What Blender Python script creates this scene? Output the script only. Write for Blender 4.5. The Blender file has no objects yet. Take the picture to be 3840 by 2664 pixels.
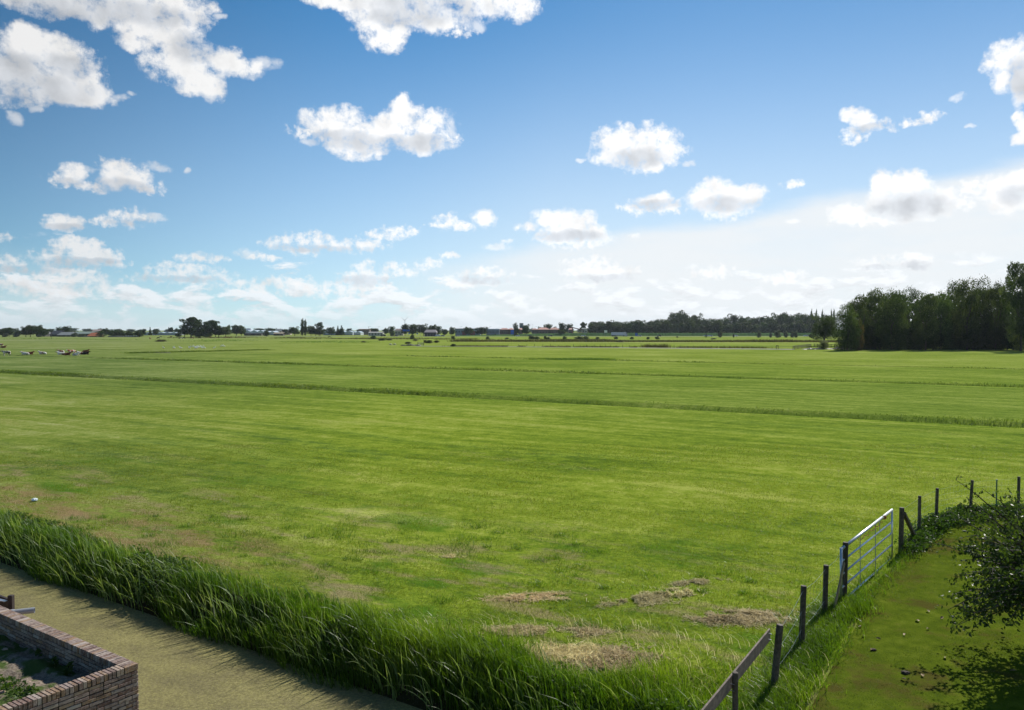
import bpy, math, random
import numpy as np
from mathutils import Vector, Matrix
D = bpy.data
S = bpy.context.scene
R = math.radians
# ------------------------------------------------------------------ camera
F_PX = 2956.0; CAM_H = 6.2; PITCH = math.atan(94/F_PX)
cam_d = D.cameras.new('camera'); cam = D.objects.new('camera', cam_d); S.collection.objects.link(cam)
cam.location = (0, 0, CAM_H); cam.rotation_euler = (math.pi/2 - PITCH, 0, 0)
cam_d.sensor_fit = 'HORIZONTAL'; cam_d.sensor_width = 36; cam_d.lens = 36*F_PX/3840
cam_d.clip_start = 0.1; cam_d.clip_end = 30000
S.camera = cam
S.view_settings.view_transform = 'Standard'; S.view_settings.look = 'None'; S.view_settings.gamma = 1
S.view_settings.exposure = 0.35
S.cycles.max_bounces = 8; S.cycles.diffuse_bounces = 3; S.cycles.transmission_bounces = 4
S.cycles.transparent_max_bounces = 8; S.cycles.volume_bounces = 0; S.cycles.caustics_reflective = False
S.cycles.caustics_refractive = False
def ray(x, y):
    a = (x-1920)/F_PX; b = -(y-1332)/F_PX
    return Vector((a, math.cos(PITCH)+b*math.sin(PITCH), -math.sin(PITCH)+b*math.cos(PITCH)))
def gnd(x, y, z=0.0):
    d = ray(x, y); t = (z-CAM_H)/d.z
    return Vector((d.x*t, d.y*t, z))
def at(x, y, dist):
    d = ray(x, y); t = dist/d.y
    return Vector((d.x*t, dist, CAM_H+d.z*t))
# ------------------------------------------------------------------ sun and sky
SUN_AZ, SUN_EL = R(37), R(38)
sd = Vector((math.sin(SUN_AZ)*math.cos(SUN_EL), math.cos(SUN_AZ)*math.cos(SUN_EL), math.sin(SUN_EL)))
sl = D.lights.new('sun', 'SUN'); sl.energy = 5.0; sl.angle = R(0.53); sl.color = (1, .95, .86)
so = D.objects.new('sun', sl); S.collection.objects.link(so); so.rotation_euler = sd.to_track_quat('Z', 'Y').to_euler()
so.location = (0, 0, 60)
class NT:
    """small helper for building node trees"""
    def __init__(s, tree): s.t = tree; s.n = tree.nodes; s.l = tree.links
    def new(s, typ, **kw):
        nd = s.n.new(typ)
        for k, v in kw.items(): setattr(nd, k, v)
        return nd
    def put(s, sock, v):
        if isinstance(v, bpy.types.NodeSocket): s.l.new(v, sock)
        elif v is not None:
            if hasattr(sock.default_value, '__len__'):
                n = len(sock.default_value); v = tuple(v) if hasattr(v, '__len__') else (v,)*n
                sock.default_value = v if len(v) == n else tuple(v)+(1,)*(n-len(v))
            else: sock.default_value = v
    def m(s, op, a, b=None, c=None, clamp=False):
        nd = s.new('ShaderNodeMath', operation=op, use_clamp=clamp)
        s.put(nd.inputs[0], a)
        if b is not None: s.put(nd.inputs[1], b)
        if c is not None: s.put(nd.inputs[2], c)
        return nd.outputs[0]
    def v(s, op, a, b=None, c=None):
        nd = s.new('ShaderNodeVectorMath', operation=op); s.put(nd.inputs[0], a)
        if b is not None: s.put(nd.inputs[1], b)
        if c is not None: s.put(nd.inputs[2], c)
        return nd.outputs['Value'] if op in ('DOT_PRODUCT', 'LENGTH', 'DISTANCE') else nd.outputs[0]
    def xyz(s, x, y, z=0.0):
        nd = s.new('ShaderNodeCombineXYZ')
        for i, q in enumerate((x, y, z)): s.put(nd.inputs[i], q)
        return nd.outputs[0]
    def sep(s, v):
        nd = s.new('ShaderNodeSeparateXYZ'); s.put(nd.inputs[0], v); return nd.outputs
    def noise(s, vec, scale, detail=4, rough=.5, dist=0, color=False, dim='3D'):
        nd = s.new('ShaderNodeTexNoise', noise_dimensions=dim); s.put(nd.inputs['Vector'], vec)
        nd.inputs['Scale'].default_value = scale; nd.inputs['Detail'].default_value = detail
        nd.inputs['Roughness'].default_value = rough; nd.inputs['Distortion'].default_value = dist
        return nd.outputs['Color' if color else 'Fac']
    def smooth(s, v, a, b, lo=0.0, hi=1.0, kind='SMOOTHSTEP'):
        nd = s.new('ShaderNodeMapRange', interpolation_type=kind); nd.clamp = True
        s.put(nd.inputs['Value'], v); s.put(nd.inputs['From Min'], a); s.put(nd.inputs['From Max'], b)
        s.put(nd.inputs['To Min'], lo); s.put(nd.inputs['To Max'], hi); return nd.outputs['Result']
    def mix(s, f, a, b, mode='MIX'):
        nd = s.new('ShaderNodeMix', data_type='RGBA', blend_type=mode, clamp_factor=True)
        s.put(nd.inputs[0], f); s.put(nd.inputs[6], a); s.put(nd.inputs[7], b); return nd.outputs[2]
    def ramp(s, f, stops, interp='LINEAR'):
        nd = s.new('ShaderNodeValToRGB'); cr = nd.color_ramp; cr.interpolation = interp
        while len(cr.elements) < len(stops): cr.elements.new(.5)
        for e, (p, c) in zip(cr.elements, stops): e.position = p; e.color = tuple(c)+(1,)
        s.put(nd.inputs[0], f); return nd.outputs[0]

# clouds: soft ellipses in azimuth/elevation (x, y, rx, ry measured on the photograph at 2301 px width)
CL = [ # top left bank
 (60,75,30,28),(85,110,60,40),(40,120,60,50),(130,135,70,45),(110,170,100,50),(60,190,90,40),(170,200,60,30),(205,222,48,18),(10,160,60,60),(190,165,30,30),
 (150,2,110,30),(60,-5,60,30),(280,20,110,38),(330,60,60,30),(390,75,62,55),(410,130,62,50),(440,165,55,36),(470,195,32,28),(500,140,45,26),(545,150,40,16),(400,20,60,40),(295,95,26,16),
 (760,2,62,18),(850,25,60,38),(865,75,42,32),(830,60,30,26),(930,25,80,36),(1000,45,52,24),(1030,75,26,12),(1080,10,80,30),(1160,12,50,26),
 (700,298,36,14),(735,280,44,28),(780,292,66,36),(790,330,60,22),(850,300,80,34),(910,262,42,34),(960,290,52,36),(905,236,18,16),(940,322,60,20),(1000,312,20,14),
 (1378,330,40,34),(1400,305,24,16),(1450,338,72,38),(1500,335,32,34),(1465,375,30,16),(1355,350,22,18),(1490,312,26,16),
 (1440,466,32,13),(1470,455,34,16),(1505,468,26,13),
 (1600,430,42,24),(1580,448,36,22),(1640,450,60,34),(1680,438,26,24),(1620,478,34,14),
 (1238,492,34,20),(1290,495,40,22),(1270,525,56,24),(1335,525,32,22),(1300,542,50,14),(1188,512,22,7),
 (2280,130,44,40),(2245,165,24,36),(2300,190,30,44),(2295,270,12,20),(2300,305,16,16),
 (1930,262,28,18),(1965,288,34,13),(1918,305,18,14),(1945,275,26,20),
 (2088,264,22,13),(2066,274,26,10),(2042,279,16,6),
 (1915,480,42,20),(1960,495,60,10),(1985,455,40,28),(1990,415,28,22),(2040,420,42,28),(2060,460,80,30),(2110,445,40,24),(2150,455,40,14),(2190,420,34,15),(2245,430,34,30),(2285,408,34,26),(2270,460,50,20),
 (165,395,34,18),(140,408,34,12),(275,375,34,14),(260,398,30,26),(300,398,38,26),(325,420,30,13),(205,420,34,9),
 (145,500,40,16),(120,492,20,8),(290,490,40,14),(240,498,24,10),(325,495,20,9),
 (165,548,40,16),(195,555,36,18),(120,575,36,14),(215,575,50,18),(160,585,60,14),(255,592,26,8),
 (640,548,36,13),(700,540,46,14),(745,552,60,12),(685,565,30,8),(825,548,30,14),(895,524,32,12),(845,527,24,8),(575,575,22,7),(605,580,18,5),
 (1015,498,26,13),(1040,510,24,7),(985,505,20,5),(1088,490,22,18),
 (415,606,60,12),(425,622,84,14),(455,580,44,8),(420,578,16,6),
 (15,590,36,10),(30,606,34,7),(8,535,18,8),(150,620,60,16),(190,632,50,14),(225,650,26,12),(120,655,80,12),(50,640,60,14),
 (818,605,24,14),(820,632,50,22),(890,600,20,11),(915,612,26,9),(965,592,22,9),(1010,574,18,6),(1090,618,44,14),(1060,632,60,10),(1330,595,44,14),(1370,615,56,16),(1300,612,30,12),
 (1600,612,38,12),(1970,592,40,12),(2058,588,30,18),(1760,625,40,12),(650,640,60,14),(560,645,60,12),(740,650,90,14),
 (1775,416,20,8)]
# thin wisps
WI = [(20,268,24,13),(82,252,14,9),(1140,540,14,6),(490,38,14,7),(262,222,26,9),(1555,364,12,6),(355,372,26,11),(420,378,9,7),(2150,225,18,8),(1784,498,14,5),(585,145,34,14),(560,165,30,10),(300,212,12,7),(1060,60,30,14),(690,320,20,8),(1018,290,12,26),(345,489,30,8),(205,385,26,8),(1190,512,30,9),(1425,528,12,5),(2190,288,10,5),(1310,356,10,5),(1120,555,30,10),(90,578,40,8),(560,570,30,10),(450,580,50,12)]
# shaded undersides of the thicker clouds
SH = [(60,195,110,38),(150,150,40,20),(30,140,50,18),(290,30,120,22),(100,10,110,20),(430,110,40,26),(960,20,110,26),(880,40,50,16),
 (860,325,130,14),(780,310,60,12),(970,320,40,12),(1430,358,60,18),(1475,462,44,10),(1625,462,56,14),(1280,530,60,10),(2050,462,70,24),(1990,470,30,12),(2280,440,30,18),
 (2300,180,30,40),(1950,292,40,9),(270,420,60,12),(150,412,34,8),(160,592,70,9),(60,606,60,7),(200,585,60,6),(290,500,40,6),(145,510,40,6),(720,560,90,7),(820,632,50,9),(1090,630,60,7),(1370,625,60,8),(415,628,70,6),(2058,598,30,9),(1970,602,36,6)]
def angular(cx, cy, rx, ry):
    def ae(x, y):
        d = ray(x*1.6688, y*1.6688).normalized(); return math.atan2(d.x, d.y), math.asin(d.z)
    a, e = ae(cx, cy); a2, _ = ae(cx+rx, cy); _, e2 = ae(cx, cy-ry)
    return a, e, abs(a2-a), abs(e2-e)
def build_world():
    w = D.worlds.new('World'); S.world = w; w.use_nodes = True
    w.node_tree.nodes.clear(); k = NT(w.node_tree)
    sky = k.new('ShaderNodeTexSky', sky_type='NISHITA'); sky.sun_disc = False
    sky.sun_elevation = SUN_EL; sky.sun_rotation = SUN_AZ; sky.altitude = 0
    sky.air_density = 0.8; sky.dust_density = 0.0; sky.ozone_density = 8.0
    tc = k.new('ShaderNodeTexCoord'); d = tc.outputs['Generated']
    o = k.sep(k.v('NORMALIZE', d))
    az = k.m('ARCTAN2', o[0], o[1]); el = k.m('ARCSINE', o[2])
    p = k.xyz(az, el)
    low = k.smooth(el, .06, .20)            # 0 near the horizon, 1 high up
    wc = k.noise(p, 26, 3, .55, color=True); wc2 = k.noise(p, 70, 3, .55, color=True)
    off = k.v('MULTIPLY', k.v('SUBTRACT', wc, (.5,.5,.5)), k.xyz(.034, .024)) 
    offl = k.v('MULTIPLY', k.v('SUBTRACT', wc2, (.5,.5,.5)), k.xyz(.016, .010))
    mo = k.new('ShaderNodeMix', data_type='VECTOR'); k.put(mo.inputs[0], low); k.put(mo.inputs[4], offl); k.put(mo.inputs[5], off)
    q = k.v('ADD', p, mo.outputs[1])
    def chain(lst, q, grow):
        acc = None
        for c in lst:
            a, e, ra, re = angular(*c)
            sx, sy = 1/(ra*grow), 1/(re*grow)
            t = k.v('MULTIPLY_ADD', q, (sx, sy, 0), (-a*sx, -e*sy, 0))
            r2 = k.v('DOT_PRODUCT', t, t)
            acc = r2 if acc is None else k.m('MINIMUM', acc, r2)
        return k.m('SUBTRACT', 1.0, k.m('MINIMUM', acc, 3.0))
    fld = chain([c for c in CL if c[3] >= 16], q, 1.38); fls = k.m('SUBTRACT', chain([c for c in CL if c[3] < 16], q, 1.95), .42)
    shd = chain(SH, q, 1.35)
    nH = k.noise(p, 38, 9, .66); nL = k.noise(p, 110, 7, .6)
    nm = k.new('ShaderNodeMix', data_type='FLOAT'); k.put(nm.inputs[0], low); k.put(nm.inputs[2], nL); k.put(nm.inputs[3], nH)
    n = k.m('MULTIPLY_ADD', k.m('SUBTRACT', k.noise(p, 95, 6, .65), .5), .34, k.m('SUBTRACT', nm.outputs[0], .5))
    den = k.m('MAXIMUM', k.m('MULTIPLY_ADD', n, 3.4, fld), k.m('MULTIPLY_ADD', k.m('SUBTRACT', nL, .5), 3.2, fls))
    alpha = k.m('POWER', k.smooth(den, -.14, .95), .9)
    wisp = k.m('MULTIPLY', k.smooth(k.m('MULTIPLY_ADD', n, 3.8, chain(WI, q, 1.3)), -.1, 1.3), .62)
    alpha = k.m('MAXIMUM', alpha, wisp)
    alpha = k.m('MULTIPLY', alpha, k.smooth(el, .0, .16, .72, 1.0))
    # small-scale relief: difference of the noise towards the sun
    p2 = k.v('ADD', p, (.010, .010, 0)); nH2 = k.noise(p2, 30, 4, .5); nH1 = k.noise(p, 30, 4, .5)
    rel = k.m('MULTIPLY', k.m('SUBTRACT', nH1, nH2), .55)
    sh = k.smooth(k.m('MULTIPLY_ADD', n, 1.2, shd), -.7, 1.0)
    lum = k.m('ADD', k.m('MULTIPLY_ADD', sh, -.25, 1.04), rel)
    lum = k.m('MINIMUM', k.m('MAXIMUM', lum, .5), 1.05)
    left = k.smooth(az, -.6, .0)             # towards the sun the clouds are brighter
    ccol = k.mix(sh, (1.0, 1.0, 1.0), (.90, .94, 1.0))
    ccol = k.v('SCALE', ccol); ccol.node.inputs['Scale'].default_value = 1
    k.put(ccol.node.inputs['Scale'], k.m('MULTIPLY', lum, k.m('MULTIPLY_ADD', left, .22, .78)))
    # distant banks of cloud low over the horizon
    pl = k.v('MULTIPLY', p, (1, 2.6, 1))
    nb = k.noise(pl, 16, 8, .6, .2); nb2 = k.noise(k.v('ADD', pl, (.004, .02, 0)), 16, 5, .6, .2)
    band = k.smooth(el, .035, .105, 1.0, 0.0)
    bden = k.m('SUBTRACT', nb, k.m('MULTIPLY_ADD', band, -.20, .66))
    bal = k.m('MULTIPLY', k.smooth(bden, -.01, .09), k.smooth(el, .115, .085, 0, .85))
    bal = k.m('MULTIPLY', bal, k.smooth(el, .0, .04, .45, 1.0))
    brel = k.m('MULTIPLY_ADD', k.m('SUBTRACT', nb, nb2), 1.6, .97)
    # veil of high thin cloud on the right
    edge = k.smooth(az, -.16, .58, .082, .186, 'LINEAR')
    edge = k.m('MULTIPLY_ADD', k.m('SUBTRACT', k.noise(k.v('MULTIPLY', p, (1, 3, 1)), 9, 5, .5), .5), .03, edge)
    veil = k.m('MULTIPLY', k.smooth(k.m('SUBTRACT', edge, el), -.004, .020), k.smooth(az, -.24, .12))
    veil = k.m('MULTIPLY', veil, k.smooth(k.noise(k.v('MULTIPLY', p, (1, 5, 1)), 7, 6, .6), .3, .6, .70, .90))
    # base sky: the physical sky, deepened in the red, paling to white haze towards the horizon
    base = k.v('MULTIPLY', sky.outputs[0], k.v('SCALE', (.50, .93, .90)))
    sc = base.node.inputs[1].links[0].from_node; k.put(sc.inputs['Scale'], k.m('MULTIPLY', k.smooth(az, -.72, -.15, .66, 1.0), k.smooth(az, .15, .6, 1.0, .92)))
    U = SKY_UNIT
    t = k.m('POWER', k.smooth(el, .0, .42, 1.0, 0.0, 'LINEAR'), 1.6)
    A = k.smooth(az, -.72, .05, .06, 1.0, 'LINEAR')
    A = k.m('MAXIMUM', A, k.smooth(el, .0, .16, .60, .05))
    hz = k.m('MULTIPLY_ADD', t, A, k.smooth(az, -.2, .3, 0.0, .08))
    hz = k.m('MINIMUM', hz, .92)
    col = k.mix(hz, base, (.82*U, .88*U, .92*U))
    col = k.mix(veil, col, (.86*U, .89*U, .91*U))
    bcw = k.v('SCALE', (.94*U, .97*U, 1.0*U)); k.put(bcw.node.inputs['Scale'], k.m('MULTIPLY', k.m('MINIMUM', brel, 1.06), k.smooth(az, -.6, 0, .86, .98)))
    col = k.mix(bal, col, bcw)
    cw = k.v('SCALE', ccol); cw.node.inputs['Scale'].default_value = U
    col = k.mix(alpha, col, cw)
    bg = k.new('ShaderNodeBackground'); k.put(bg.inputs['Color'], col); bg.inputs['Strength'].default_value = SKY_STR
    out = k.new('ShaderNodeOutputWorld'); k.l.new(bg.outputs[0], out.inputs[0])
    w.cycles.sampling_method = 'MANUAL'; w.cycles.sample_map_resolution = 512
SKY_STR = .10
SKY_UNIT = 8.2       # radiance of sunlit cloud in the units of the sky texture
build_world()
# ------------------------------------------------------------------ helpers
def tag(o, label=None, cat=None, group=None, kind=None):
    if label: o['label'] = label
    if cat: o['category'] = cat
    if group: o['group'] = group
    if kind: o['kind'] = kind
    return o
def link(o, parent=None):
    S.collection.objects.link(o)
    if parent is not None: o.parent = parent
    return o
def empty(name, loc=(0,0,0), rz=0.0, label=None, cat=None, group=None, scale=1.0):
    o = D.objects.new(name, None); link(o); o.location = loc; o.rotation_euler = (0, 0, rz); o.empty_display_size = .2
    o.scale = scale if hasattr(scale, '__len__') else (scale,)*3
    return tag(o, label, cat, group)
def copy_tree(o, parent=None):
    c = o.copy(); S.collection.objects.link(c); c.parent = parent
    for ch in o.children: copy_tree(ch, c)
    return c
def npmesh(name, V, faces, mat=None, parent=None, rnd=None, smooth=False, obj=True, loc=None):
    """faces: list of (k,m) int arrays; rnd: per-vertex float attribute"""
    me = D.meshes.new(name); V = np.asarray(V, np.float32)
    me.vertices.add(len(V)); me.vertices.foreach_set('co', V.ravel())
    faces = [np.asarray(f, np.int32) for f in faces if len(f)]
    tot = np.concatenate([np.full(len(f), f.shape[1], np.int32) for f in faces])
    idx = np.concatenate([f.ravel() for f in faces])
    st = np.zeros(len(tot), np.int32); st[1:] = np.cumsum(tot)[:-1]
    me.loops.add(len(idx)); me.loops.foreach_set('vertex_index', idx)
    me.polygons.add(len(tot)); me.polygons.foreach_set('loop_start', st)
    try: me.polygons.foreach_set('loop_total', tot)
    except Exception: pass
    if rnd is not None:
        at_ = me.attributes.new('rnd', 'FLOAT', 'POINT'); at_.data.foreach_set('value', np.asarray(rnd, np.float32))
    me.update(calc_edges=True); me.validate()
    me.polygons.foreach_set('use_smooth', np.full(len(tot), smooth))
    if mat: me.materials.append(mat)
    if not obj: return me
    o = D.objects.new(name, me); link(o, parent)
    if loc is not None: o.location = loc
    return o
class MB:
    """collects solids, builds one mesh"""
    def __init__(s): s.v = []; s.f = []; s.r = []
    def add(s, vs, fs, r=None):
        b = len(s.v); s.v += [tuple(p) for p in vs]; s.f += [tuple(b+i for i in f) for f in fs]
        s.r += [random.random() if r is None else r]*len(vs); return s
    def box(s, c, d, rz=0.0, r=None, M=None):
        x, y, z = d[0]/2, d[1]/2, d[2]/2; c = Vector(c); m = M or Matrix.Rotation(rz, 3, 'Z')
        vs = [c + m @ Vector((sx*x, sy*y, sz*z)) for sx in (-1,1) for sy in (-1,1) for sz in (-1,1)]
        return s.add(vs, [(0,1,3,2),(4,6,7,5),(0,4,5,1),(2,3,7,6),(0,2,6,4),(1,5,7,3)], r)
    def beam(s, a, b, w, h, r=None):
        """box from a to b, w across, h in the up-ish direction"""
        a = Vector(a); b = Vector(b); d = (b-a); L = d.length; d.normalize()
        up = Vector((0,0,1)) if abs(d.z) < .95 else Vector((0,1,0))
        sd_ = d.cross(up).normalized(); u2 = sd_.cross(d)
        return s.box((a+b)/2, (L, w, h), r=r, M=Matrix((d, sd_, u2)).transposed())
    def tube(s, pts, rad, n=8, r=None, cap=True):
        pts = [Vector(p) for p in pts]; rad = rad if hasattr(rad, '__len__') else [rad]*len(pts)
        vs = []; ref = None
        for i, p in enumerate(pts):
            d = (pts[min(i+1, len(pts)-1)]-pts[max(i-1, 0)]).normalized()
            if ref is None: ref = Vector((0,0,1)) if abs(d.z) < .9 else Vector((1,0,0))
            a = d.cross(ref).normalized(); b = d.cross(a)
            vs += [p + (a*math.cos(t)+b*math.sin(t))*rad[i] for t in [2*math.pi*j/n for j in range(n)]]
        fs = [(i*n+j, i*n+(j+1) % n, (i+1)*n+(j+1) % n, (i+1)*n+j) for i in range(len(pts)-1) for j in range(n)]
        if cap: fs += [tuple(range(n))[::-1], tuple(range((len(pts)-1)*n, len(pts)*n))]
        return s.add(vs, fs, r)
    def prism(s, poly, a, b, r=None):
        """polygon in (y,z) extruded along x from a to b"""
        n = len(poly); vs = [(a, p[0], p[1]) for p in poly]+[(b, p[0], p[1]) for p in poly]
        fs = [tuple(range(n))[::-1], tuple(range(n, 2*n))]+[(i, (i+1) % n, n+(i+1) % n, n+i) for i in range(n)]
        return s.add(vs, fs, r)
    def xform(s, M):
        s.v = [tuple(M @ Vector(p)) for p in s.v]; return s
    def build(s, name, mat=None, parent=None, smooth=False, loc=None, bevel=0):
        me = D.meshes.new(name); me.from_pydata(s.v, [], s.f)
        a = me.attributes.new('rnd', 'FLOAT', 'POINT'); a.data.foreach_set('value', np.array(s.r, np.float32))
        if mat: me.materials.append(mat)
        for p in me.polygons: p.use_smooth = smooth
        me.update()
        o = D.objects.new(name, me); link(o, parent)
        if loc is not None: o.location = loc
        if bevel:
            b = o.modifiers.new('bevel', 'BEVEL'); b.width = bevel; b.segments = 1; b.limit_method = 'ANGLE'
        return o
def skin(name, joints, edges, mat, parent=None, sub=1, smooth=True):
    """one continuous body grown round a skeleton; joints: (x,y,z,rx,ry)"""
    me = D.meshes.new(name); me.from_pydata([j[:3] for j in joints], edges, []); o = D.objects.new(name, me); link(o)
    sk_ = o.modifiers.new('skin', 'SKIN'); sk_.use_smooth_shade = smooth
    for i, j in enumerate(joints):
        sv = me.skin_vertices[0].data[i]; sv.radius = (j[3], j[4] if len(j) > 4 else j[3]); sv.use_root = (i == 0)
    ss = o.modifiers.new('sub', 'SUBSURF'); ss.levels = sub; ss.render_levels = sub
    dg = bpy.context.evaluated_depsgraph_get(); m2 = D.meshes.new_from_object(o.evaluated_get(dg)); m2.name = name
    D.objects.remove(o); D.meshes.remove(me)
    m2.materials.clear(); m2.materials.append(mat)
    o = D.objects.new(name, m2); link(o, parent); return o
# ------------------------------------------------------------------ materials
def material(name, build, **kw):
    m = D.materials.new(name); m.use_nodes = True; m.node_tree.nodes.clear(); k = NT(m.node_tree)
    out = k.new('ShaderNodeOutputMaterial'); k.l.new(build(k, **kw), out.inputs[0]); return m
def pbsdf(k, color, rough=.7, normal=None, spec=.5, metal=0.0, trans=0.0, coat=0.0):
    p = k.new('ShaderNodeBsdfPrincipled'); k.put(p.inputs['Base Color'], color); k.put(p.inputs['Roughness'], rough)
    p.inputs['Specular IOR Level'].default_value = spec; p.inputs['Metallic'].default_value = metal
    if normal is not None: k.put(p.inputs['Normal'], normal)
    if coat: p.inputs['Coat Weight'].default_value = coat
    return p.outputs[0]
def bump(k, h, dist=.02, strength=1.0):
    b = k.new('ShaderNodeBump'); k.put(b.inputs['Height'], h); b.inputs['Distance'].default_value = dist; b.inputs['Strength'].default_value = strength
    return b.outputs[0]
def rnd(k):
    a = k.new('ShaderNodeAttribute'); a.attribute_name = 'rnd'; return a.outputs['Fac']
def worn(k, color, var=.25, rough=.6, scale=6.0, metal=0.0, spec=.5, bmp=.0, mott=None):
    """plain surface with mottling"""
    tc = k.new('ShaderNodeTexCoord'); n = k.noise(tc.outputs['Object'], scale, 6, .65)
    c2 = tuple(c*(1-var) for c in color) if mott is None else mott
    col = k.mix(k.smooth(n, .35, .65), color, c2)
    oi = k.new('ShaderNodeObjectInfo')
    hs = k.new('ShaderNodeHueSaturation'); k.put(hs.inputs['Color'], col); k.put(hs.inputs['Value'], k.smooth(oi.outputs['Random'], 0, 1, .88, 1.12))
    nrm = bump(k, n, bmp, .6) if bmp else None
    return pbsdf(k, hs.outputs[0], k.smooth(n, .3, .7, rough-.08, rough+.08), nrm, spec, metal)
def M_(name, color, **kw): return material(name, lambda k: worn(k, color, **kw))
def leafy(k, c1, c2, c3, trl=.45, rough=.55, spec=.3, big=.6, tl_tint=(1.25, 1.25, .5), objvar=.18, hue=.015):
    """foliage: diffuse + translucent + a little gloss, clumps of tone from object-space noise and a value per leaf"""
    tc = k.new('ShaderNodeTexCoord'); n = k.noise(tc.outputs['Object'], big, 3, .5)
    r = rnd(k)
    f = k.m('ADD', k.m('MULTIPLY', r, .55), k.m('MULTIPLY', k.smooth(n, .3, .7), .45))
    col = k.ramp(f, [(0, c1), (.5, c2), (1, c3)])
    oi = k.new('ShaderNodeObjectInfo')
    hs = k.new('ShaderNodeHueSaturation'); k.put(hs.inputs['Color'], col)
    k.put(hs.inputs['Value'], k.smooth(oi.outputs['Random'], 0, 1, 1-objvar, 1+objvar))
    k.put(hs.inputs['Hue'], k.smooth(k.m('FRACT', k.m('MULTIPLY', oi.outputs['Random'], 7.3)), 0, 1, .5-hue, .5+hue))
    col = hs.outputs[0]
    p = pbsdf(k, col, rough, None, spec)
    t = k.new('ShaderNodeBsdfTranslucent'); k.put(t.inputs['Color'], k.v('MULTIPLY', col, tl_tint))
    mx = k.new('ShaderNodeMixShader'); mx.inputs[0].default_value = trl; k.l.new(p, mx.inputs[1]); k.l.new(t.outputs[0], mx.inputs[2])
    return mx.outputs[0]
M = {}
M['far_leaf'] = material('far foliage', leafy, c1=(.016,.032,.009), c2=(.036,.064,.017), c3=(.080,.120,.030), trl=.35, spec=.1, big=.25)
M['willow_leaf'] = material('willow foliage', leafy, c1=(.018,.034,.009), c2=(.058,.092,.024), c3=(.20,.25,.085), trl=.42, rough=.55, spec=.15, big=.35, tl_tint=(1.1,1.1,.6))
M['apple_leaf'] = material('apple leaves', leafy, c1=(.026,.046,.010), c2=(.045,.075,.014), c3=(.085,.125,.026), trl=.5, rough=.45, spec=.4, big=1.2)
M['bush_leaf'] = material('bush foliage', leafy, c1=(.03,.05,.015), c2=(.06,.095,.025), c3=(.10,.15,.04), trl=.4, big=.5)
M['weed'] = material('nettle leaves', leafy, c1=(.03,.06,.012), c2=(.055,.105,.018), c3=(.11,.17,.035), trl=.4, rough=.5, spec=.3, big=1.5)
M['reed'] = material('reed blades', leafy, c1=(.035,.075,.008), c2=(.075,.150,.012), c3=(.17,.26,.030), trl=.5, rough=.38, spec=.5, big=.8, tl_tint=(1.3,1.4,.4))
M['stem'] = material('pale reed stems', leafy, c1=(.06,.11,.035), c2=(.12,.19,.06), c3=(.24,.30,.12), trl=.45, rough=.45, spec=.4, big=.8)
M['lawn_blade'] = material('short grass blades', leafy, c1=(.08,.135,.012), c2=(.14,.20,.014), c3=(.24,.28,.035), trl=.45, rough=.45, spec=.25, big=.35)
M['mown_blade'] = material('lawn blades', leafy, c1=(.035,.055,.005), c2=(.055,.078,.006), c3=(.09,.10,.015), trl=.4, rough=.5, spec=.15, big=.6)
M['dry_blade'] = material('dry grass', leafy, c1=(.38,.30,.14), c2=(.62,.52,.27), c3=(.84,.74,.46), trl=.5, rough=.6, spec=.2, big=2.0, tl_tint=(1,1,1))
M['rough_blade'] = material('rough ditch grass', leafy, c1=(.05,.10,.015), c2=(.09,.16,.022), c3=(.18,.24,.05), trl=.45, big=.15)
M['verge'] = material('verge weeds', leafy, c1=(.045,.05,.018), c2=(.085,.085,.03), c3=(.17,.15,.06), trl=.3, big=.05)
M['crop'] = material('crop foliage', leafy, c1=(.04,.075,.03), c2=(.065,.115,.04), c3=(.10,.155,.055), trl=.1, rough=1.0, spec=0, big=.05)
M['bark'] = M_('bark', (.075,.06,.045), var=.5, rough=.9, scale=9, bmp=.03)
M['wood'] = M_('weathered timber', (.10,.08,.062), var=.45, rough=.85, scale=14, bmp=.012)
M['plank'] = M_('weathered plank', (.17,.135,.11), var=.4, rough=.85, scale=10, bmp=.01)
M['galv'] = M_('galvanised steel', (.62,.66,.70), var=.25, rough=.38, scale=5, metal=.85)
M['white'] = M_('white paint', (.75,.76,.76), var=.1, rough=.5)
M['glass'] = M_('dark glass', (.03,.04,.05), var=.2, rough=.1, spec=.8)
M['tyre'] = M_('tyre rubber', (.02,.02,.02), rough=.8)
# ------------------------------------------------------------------ field coordinates
UX, UY = -.857, .514      # along the ditches
NX, NY = .514, .857       # across them, away from the camera
def cs(x, y): return x*NX+y*NY, x*UX+y*UY
def xy(c, s): return c*NX+s*UX, c*NY+s*UY
WATER_Z = -.7
DITCH = [(61.0, .9, .5), (102.5, .8, .45), (148.0, .7, .4)]      # centre, half width, depth
def off(s): return .05*np.clip(np.asarray(s, float)-9.1, -8, 30)        # the bank runs slightly askew to the strips
def ground_z(c):
    if c < 2.0: z = 0.0
    elif c < 3.2: z = -(c-2)/1.2*1.3
    elif c < 10.6: z = -1.3
    elif c < 12.1: z = -1.3 + (c-10.6)/1.5*1.28
    elif c < 12.9: z = -.02
    else: z = 0.0
    for c0, hw, dp in DITCH:
        d = abs(c-c0)
        if d < hw*2: z = -dp*min(1, (hw*2-d)/(hw*1.0))
    return z
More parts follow.
